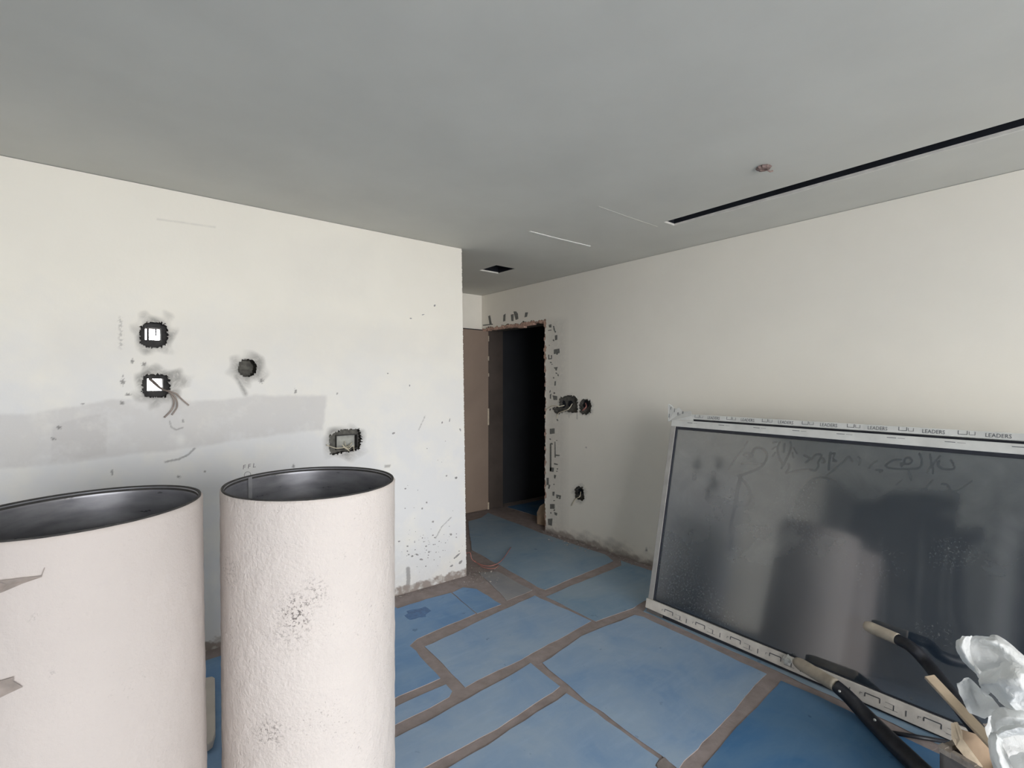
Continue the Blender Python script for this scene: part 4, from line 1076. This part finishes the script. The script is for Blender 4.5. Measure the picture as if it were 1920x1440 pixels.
m = MB(); m.tube([a, b_], .0085, 10); rd = m.build('steel_rod', M['black_pole'], None, (a + b_) / 2, True)
tag(rd, 'thin dark rod lying between the long tool and carton', 'rod')

# ---- white plastic bag on the carton
def sheet(name, rows, parent, seed, amp=.006, n=14):
    """A piece of thin film laid through a net of points (px, py, depth along the view), finely crumpled."""
    G = [[at_depth(*p) for p in r_] for r_ in rows]
    G = [smooth_path(r_, n) for r_ in G]
    cols = [smooth_path([G[i][j] for i in range(len(G))], n) for j in range(len(G[0]))]
    a, b_ = len(cols), len(cols[0]); vs_ = []
    for j in range(a):
        for i in range(b_):
            p = cols[j][i]; q = Vector(p) * 24 + Vector((seed * 5.3, 0, 0))
            h = (noise.voronoi(q)[0][0] - .45) * 1.3 + (noise.voronoi(q * 2.3)[0][0] - .45) * .6 + noise.noise(q * .7) * .8
            vs_.append(p - FW * amp * 2.6 * h + UP * amp * .5 * noise.noise(q * 1.1 + Vector((9, 0, 0))))
    fs_ = [(j * b_ + i, (j + 1) * b_ + i, (j + 1) * b_ + i + 1, j * b_ + i + 1) for j in range(a - 1) for i in range(b_ - 1)]
    return mesh(name, vs_, fs_, M['bag'], parent, smooth=True)
bc = at_depth(1905, 1400, 1.46)
BG = thing('plastic_bag', bc, 'crumpled thin white plastic bag on top of the carton', 'bag')
sheet('bag_mouth', [[(1803, 1196, 1.50), (1830, 1192, 1.53), (1865, 1195, 1.54), (1905, 1222, 1.52), (1945, 1262, 1.50)],
                    [(1800, 1215, 1.53), (1830, 1212, 1.59), (1868, 1222, 1.59), (1905, 1240, 1.55), (1945, 1275, 1.52)],
                    [(1812, 1240, 1.53), (1835, 1240, 1.58), (1868, 1245, 1.57), (1905, 1255, 1.53), (1945, 1290, 1.50)],
                    [(1832, 1264, 1.50), (1845, 1262, 1.51), (1870, 1258, 1.50), (1905, 1265, 1.48), (1945, 1300, 1.48)]], BG, 1, .004)
sheet('bag_rim', [[(1846, 1193, 1.51), (1865, 1190, 1.51), (1890, 1203, 1.49), (1925, 1235, 1.46), (1965, 1268, 1.45)],
                  [(1843, 1197, 1.485), (1864, 1200, 1.47), (1888, 1217, 1.45), (1917, 1246, 1.43), (1958, 1280, 1.42)],
                  [(1846, 1200, 1.48), (1866, 1214, 1.47), (1884, 1234, 1.455), (1908, 1256, 1.44), (1950, 1292, 1.43)]], BG, 2, .004)
sheet('bag_rim', [[(1799, 1197, 1.49), (1790, 1212, 1.49), (1799, 1232, 1.49), (1815, 1250, 1.49), (1833, 1265, 1.48)],
                  [(1811, 1192, 1.475), (1803, 1212, 1.465), (1811, 1232, 1.465), (1824, 1249, 1.465), (1836, 1263, 1.47)],
                  [(1822, 1191, 1.485), (1817, 1212, 1.487), (1821, 1234, 1.487), (1831, 1249, 1.482), (1843, 1261, 1.48)]], BG, 3, .004)
sheet('bag_body', [[(1832, 1265, 1.47), (1860, 1248, 1.45), (1890, 1240, 1.43), (1925, 1248, 1.42), (1970, 1255, 1.42)],
                   [(1838, 1285, 1.46), (1862, 1275, 1.40), (1892, 1268, 1.37), (1925, 1275, 1.36), (1970, 1280, 1.36)],
                   [(1840, 1300, 1.47), (1856, 1288, 1.43), (1885, 1310, 1.385), (1920, 1318, 1.37), (1970, 1320, 1.37)],
                   [(1856, 1290, 1.48), (1865, 1305, 1.46), (1890, 1328, 1.44), (1920, 1332, 1.43), (1970, 1338, 1.43)]], BG, 4, .007)
sheet('bag_fold', [[(1792, 1280, 1.53), (1802, 1273, 1.52), (1814, 1270, 1.52), (1826, 1278, 1.51), (1839, 1292, 1.50)],
                   [(1795, 1295, 1.52), (1808, 1292, 1.535), (1822, 1295, 1.545), (1836, 1300, 1.53), (1850, 1300, 1.49)],
                   [(1805, 1315, 1.52), (1818, 1313, 1.53), (1832, 1313, 1.53), (1848, 1312, 1.50), (1862, 1310, 1.47)],
                   [(1818, 1338, 1.53), (1832, 1342, 1.52), (1845, 1346, 1.5), (1858, 1338, 1.48), (1872, 1325, 1.46)]], BG, 5, .004)
sheet('bag_fold', [[(1858, 1335, 1.47), (1875, 1325, 1.45), (1895, 1328, 1.44), (1925, 1332, 1.43), (1970, 1338, 1.43)],
                   [(1856, 1350, 1.46), (1872, 1340, 1.42), (1895, 1345, 1.40), (1925, 1348, 1.40), (1970, 1350, 1.40)],
                   [(1855, 1365, 1.45), (1872, 1360, 1.41), (1895, 1360, 1.43), (1925, 1362, 1.44), (1970, 1365, 1.44)],
                   [(1854, 1382, 1.46), (1866, 1378, 1.43), (1885, 1368, 1.41), (1915, 1362, 1.40), (1970, 1364, 1.40)]], BG, 6, .005)
sheet('bag_handle', [[(1854, 1380, 1.46), (1853, 1405, 1.45), (1860, 1440, 1.43), (1872, 1480, 1.40), (1900, 1500, 1.38)],
                     [(1865, 1374, 1.40), (1866, 1398, 1.38), (1876, 1430, 1.36), (1890, 1465, 1.34), (1915, 1490, 1.33)],
                     [(1882, 1382, 1.42), (1880, 1395, 1.43), (1886, 1412, 1.42), (1900, 1440, 1.40), (1925, 1480, 1.38)]], BG, 7, .004)
sheet('bag_handle', [[(1860, 1378, 1.42), (1880, 1364, 1.40), (1905, 1358, 1.38), (1935, 1358, 1.37), (1970, 1358, 1.37)],
                     [(1868, 1380, 1.40), (1885, 1372, 1.375), (1907, 1367, 1.36), (1936, 1366, 1.35), (1970, 1366, 1.35)],
                     [(1878, 1390, 1.42), (1890, 1383, 1.40), (1908, 1378, 1.39), (1936, 1376, 1.38), (1970, 1376, 1.38)]], BG, 8, .003)
sheet('bag_fold', [[(1893, 1425, 1.42), (1912, 1414, 1.40), (1935, 1408, 1.38), (1970, 1405, 1.38)],
                   [(1900, 1440, 1.39), (1918, 1432, 1.36), (1940, 1428, 1.35), (1970, 1428, 1.35)],
                   [(1915, 1480, 1.38), (1930, 1475, 1.36), (1950, 1470, 1.35), (1975, 1470, 1.35)]], BG, 9, .004)
sheet('bag_body', [[(1850, 1330, 1.56), (1890, 1330, 1.58), (1930, 1330, 1.58), (1975, 1330, 1.56)],
                   [(1852, 1400, 1.53), (1890, 1400, 1.54), (1930, 1400, 1.54), (1975, 1400, 1.52)],
                   [(1880, 1470, 1.46), (1900, 1470, 1.47), (1930, 1470, 1.47), (1975, 1470, 1.46)]], BG, 10, .006)

# its fuller part, down inside the carton
bm = bmesh.new(); bmesh.ops.create_icosphere(bm, subdivisions=4, radius=1)
lc = B0 + e1 * .25 + e2 * .17 + UP * .165
lv = []
for v in bm.verts:
    q = v.co * 1.6; h = 1 + .35 * (noise.voronoi(q)[0][0] - .4) + .2 * (noise.voronoi(q * 2.3)[0][0] - .4)
    lv.append(lc + e1 * v.co.x * .13 * h + e2 * v.co.y * .105 * h + UP * v.co.z * .125 * h)
lf = [[v.index for v in f.verts] for f in bm.faces]; bm.free()
mesh('bag_body', lv, lf, M['bag'], BG, smooth=True)

# ---- loose cables
def cable(name, pts, rad, mat, label, cat='cable', more=()):
    p = smooth_path(pts, 7); m = MB(); m.tube(p, rad, 7)
    for q in more: m.tube(smooth_path(q, 7), rad * .9, 7)
    return tag(m.build(name, mat, None, p[0], True), label, cat)
LY = LEFT_Y
yl = lambda px, py, o_=.012: on_y(px, py, LY - o_)
cable('loose_cable', [on_y(280, 711, LY + .13), on_y(300, 728, LY + .05), yl(318, 736), yl(326, 752, .02), yl(322, 768, .014), yl(308, 783, .010)], .0045, M['wire_grey'], 'frayed brown cable hanging from the lower of the two see-through holes', more=[[yl(318, 734), yl(330, 738, .02), yl(340, 748, .02), yl(354, 760, .012)], [on_y(278, 706, LY + .14), on_y(292, 718, LY + .09), on_y(304, 729, LY + .04), yl(320, 734)], [yl(316, 735), yl(328, 744, .03), yl(332, 762, .02), yl(322, 778, .012)]])
cable('loose_cable', [on_y(655, 834, LY + .07), yl(650, 838, -.02), yl(640, 840, .005), yl(628, 840, .012), yl(612, 834, .012)], .0030, M['wire_cream'], 'cream cable curling out of the junction box above the ducts', more=[[on_y(660, 830, LY + .06), yl(650, 842, -.01), yl(642, 834, -.01), yl(655, 846, .004)], [on_y(646, 828, LY + .06), yl(652, 842, -.01), yl(662, 836, -.01), yl(664, 846, .0)]])
xr_ = lambda px, py, o_=.012: on_x(px, py, RIGHT_X - o_)
cable('loose_cable', [xr_(1073, 757, -.03), xr_(1066, 767, .02), xr_(1056, 771, .02), xr_(1047, 775, .015), xr_(1044, 783, .01)], .0042, M['wire_cream'], 'cream cable drooping below the twin box beside the doorway')
cable('loose_cable', [xr_(1058, 760, -.03), xr_(1048, 762, .02), xr_(1036, 761, .02), xr_(1025.5, 767, .01)], .0042, M['wire_cream'], 'cream cable running from the twin box to the doorway edge')
cable('loose_cable', [xr_(1098, 756, -.04), xr_(1099, 763, .0), xr_(1092, 770, .01)], .006, M['wire_red'], 'short red cable in the small box right of the twin box')
cable('loose_cable', [xr_(1089, 922, -.03), xr_(1087, 931, .01), xr_(1079, 936, .014), xr_(1072, 948, .01)], .004, M['wire_cream'], 'short pale cable in the low socket box on right wall')
zf = lambda px, py, z=.012: on_z(px, py, z)
cable('loose_cable', [np.array([corner_x(.2) + .002, LY + .03, .16]), zf(881, 1036, .13), zf(884, 1047, .08), zf(889, 1052, .03), zf(903, 1059), zf(918, 1061), zf(934, 1056), zf(946, 1044), zf(958, 1026)], .0034, M['wire_red'], 'thin red cable looping on the blue floor at the wall corner', more=[[zf(889, 1050, .03), zf(905, 1063), zf(925, 1066), zf(935, 1060)]])

# ---- tan scrap in the doorway
q = [on_x(px, py, RIGHT_X + .10) for px, py in ((1007, 994), (1006.5, 972), (1012, 960), (1020, 955), (1024, 957), (1024, 998))]
zmin = min(p[2] for p in q)
q = [p - np.array([0, 0, zmin - .003]) if True else p for p in q]
m = MB(); m.prism(q, (1, 0, 0), .02); o = m.build('board_scrap', M['scrap'], None, np.mean(q, 0)); bevel(o, .002, 1)
tag(o, 'small tan board scrap standing inside the dark doorway', 'scrap')

# ---- rubble and plaster crumbs along the walls
def crumbs(name, spots, label):
    m = MB(); r = random.Random(8)
    for (x, y, z0, s) in spots:
        k = [np.array([x, y, z0 + s * .45]) + np.array([r.uniform(-s, s), r.uniform(-s, s), r.uniform(-s * .45, s * .5)]) for _ in range(4)]
        m.add(k, [(0, 1, 2), (0, 3, 1), (1, 3, 2), (0, 2, 3)])
    return tag(m.build(name, M['rubble'], None, (spots[0][0], spots[0][1], 0)), label, None, None, 'stuff')
r = random.Random(31); spots = []
for k in range(160):
    p = on_z(r.gauss(903, 20), r.gauss(1082, 8))
    if p[1] > LEFT_Y + .02 and p[0] < corner_x(0): continue
    if p[1] > LEFT_Y - .05 and p[0] < corner_x(0) + .02: continue
    spots.append((p[0], p[1], .004, r.uniform(.003, .011)))
crumbs('plaster_crumbs', spots, 'grey plaster crumbs scattered at the wall corner by the passage')
spots = []
for k in range(220):
    y = r.uniform(2.2, 3.75); spots.append((RIGHT_X - abs(r.gauss(.03, .05)) - .012, y, .004, r.uniform(.003, .012)))
for k in range(60):
    spots.append((RIGHT_X - abs(r.gauss(.05, .08)) - .015, r.uniform(3.0, 3.6), .008, r.uniform(.006, .017)))
crumbs('wall_rubble', spots, 'plaster rubble along the foot of the right wall')
spots = [(r.uniform(.4, 2.1), LEFT_Y - abs(r.gauss(.02, .03)) - .01, .002, r.uniform(.003, .011)) for _ in range(170)]
crumbs('wall_crumbs', spots, 'plaster crumbs along the foot of the left wall')
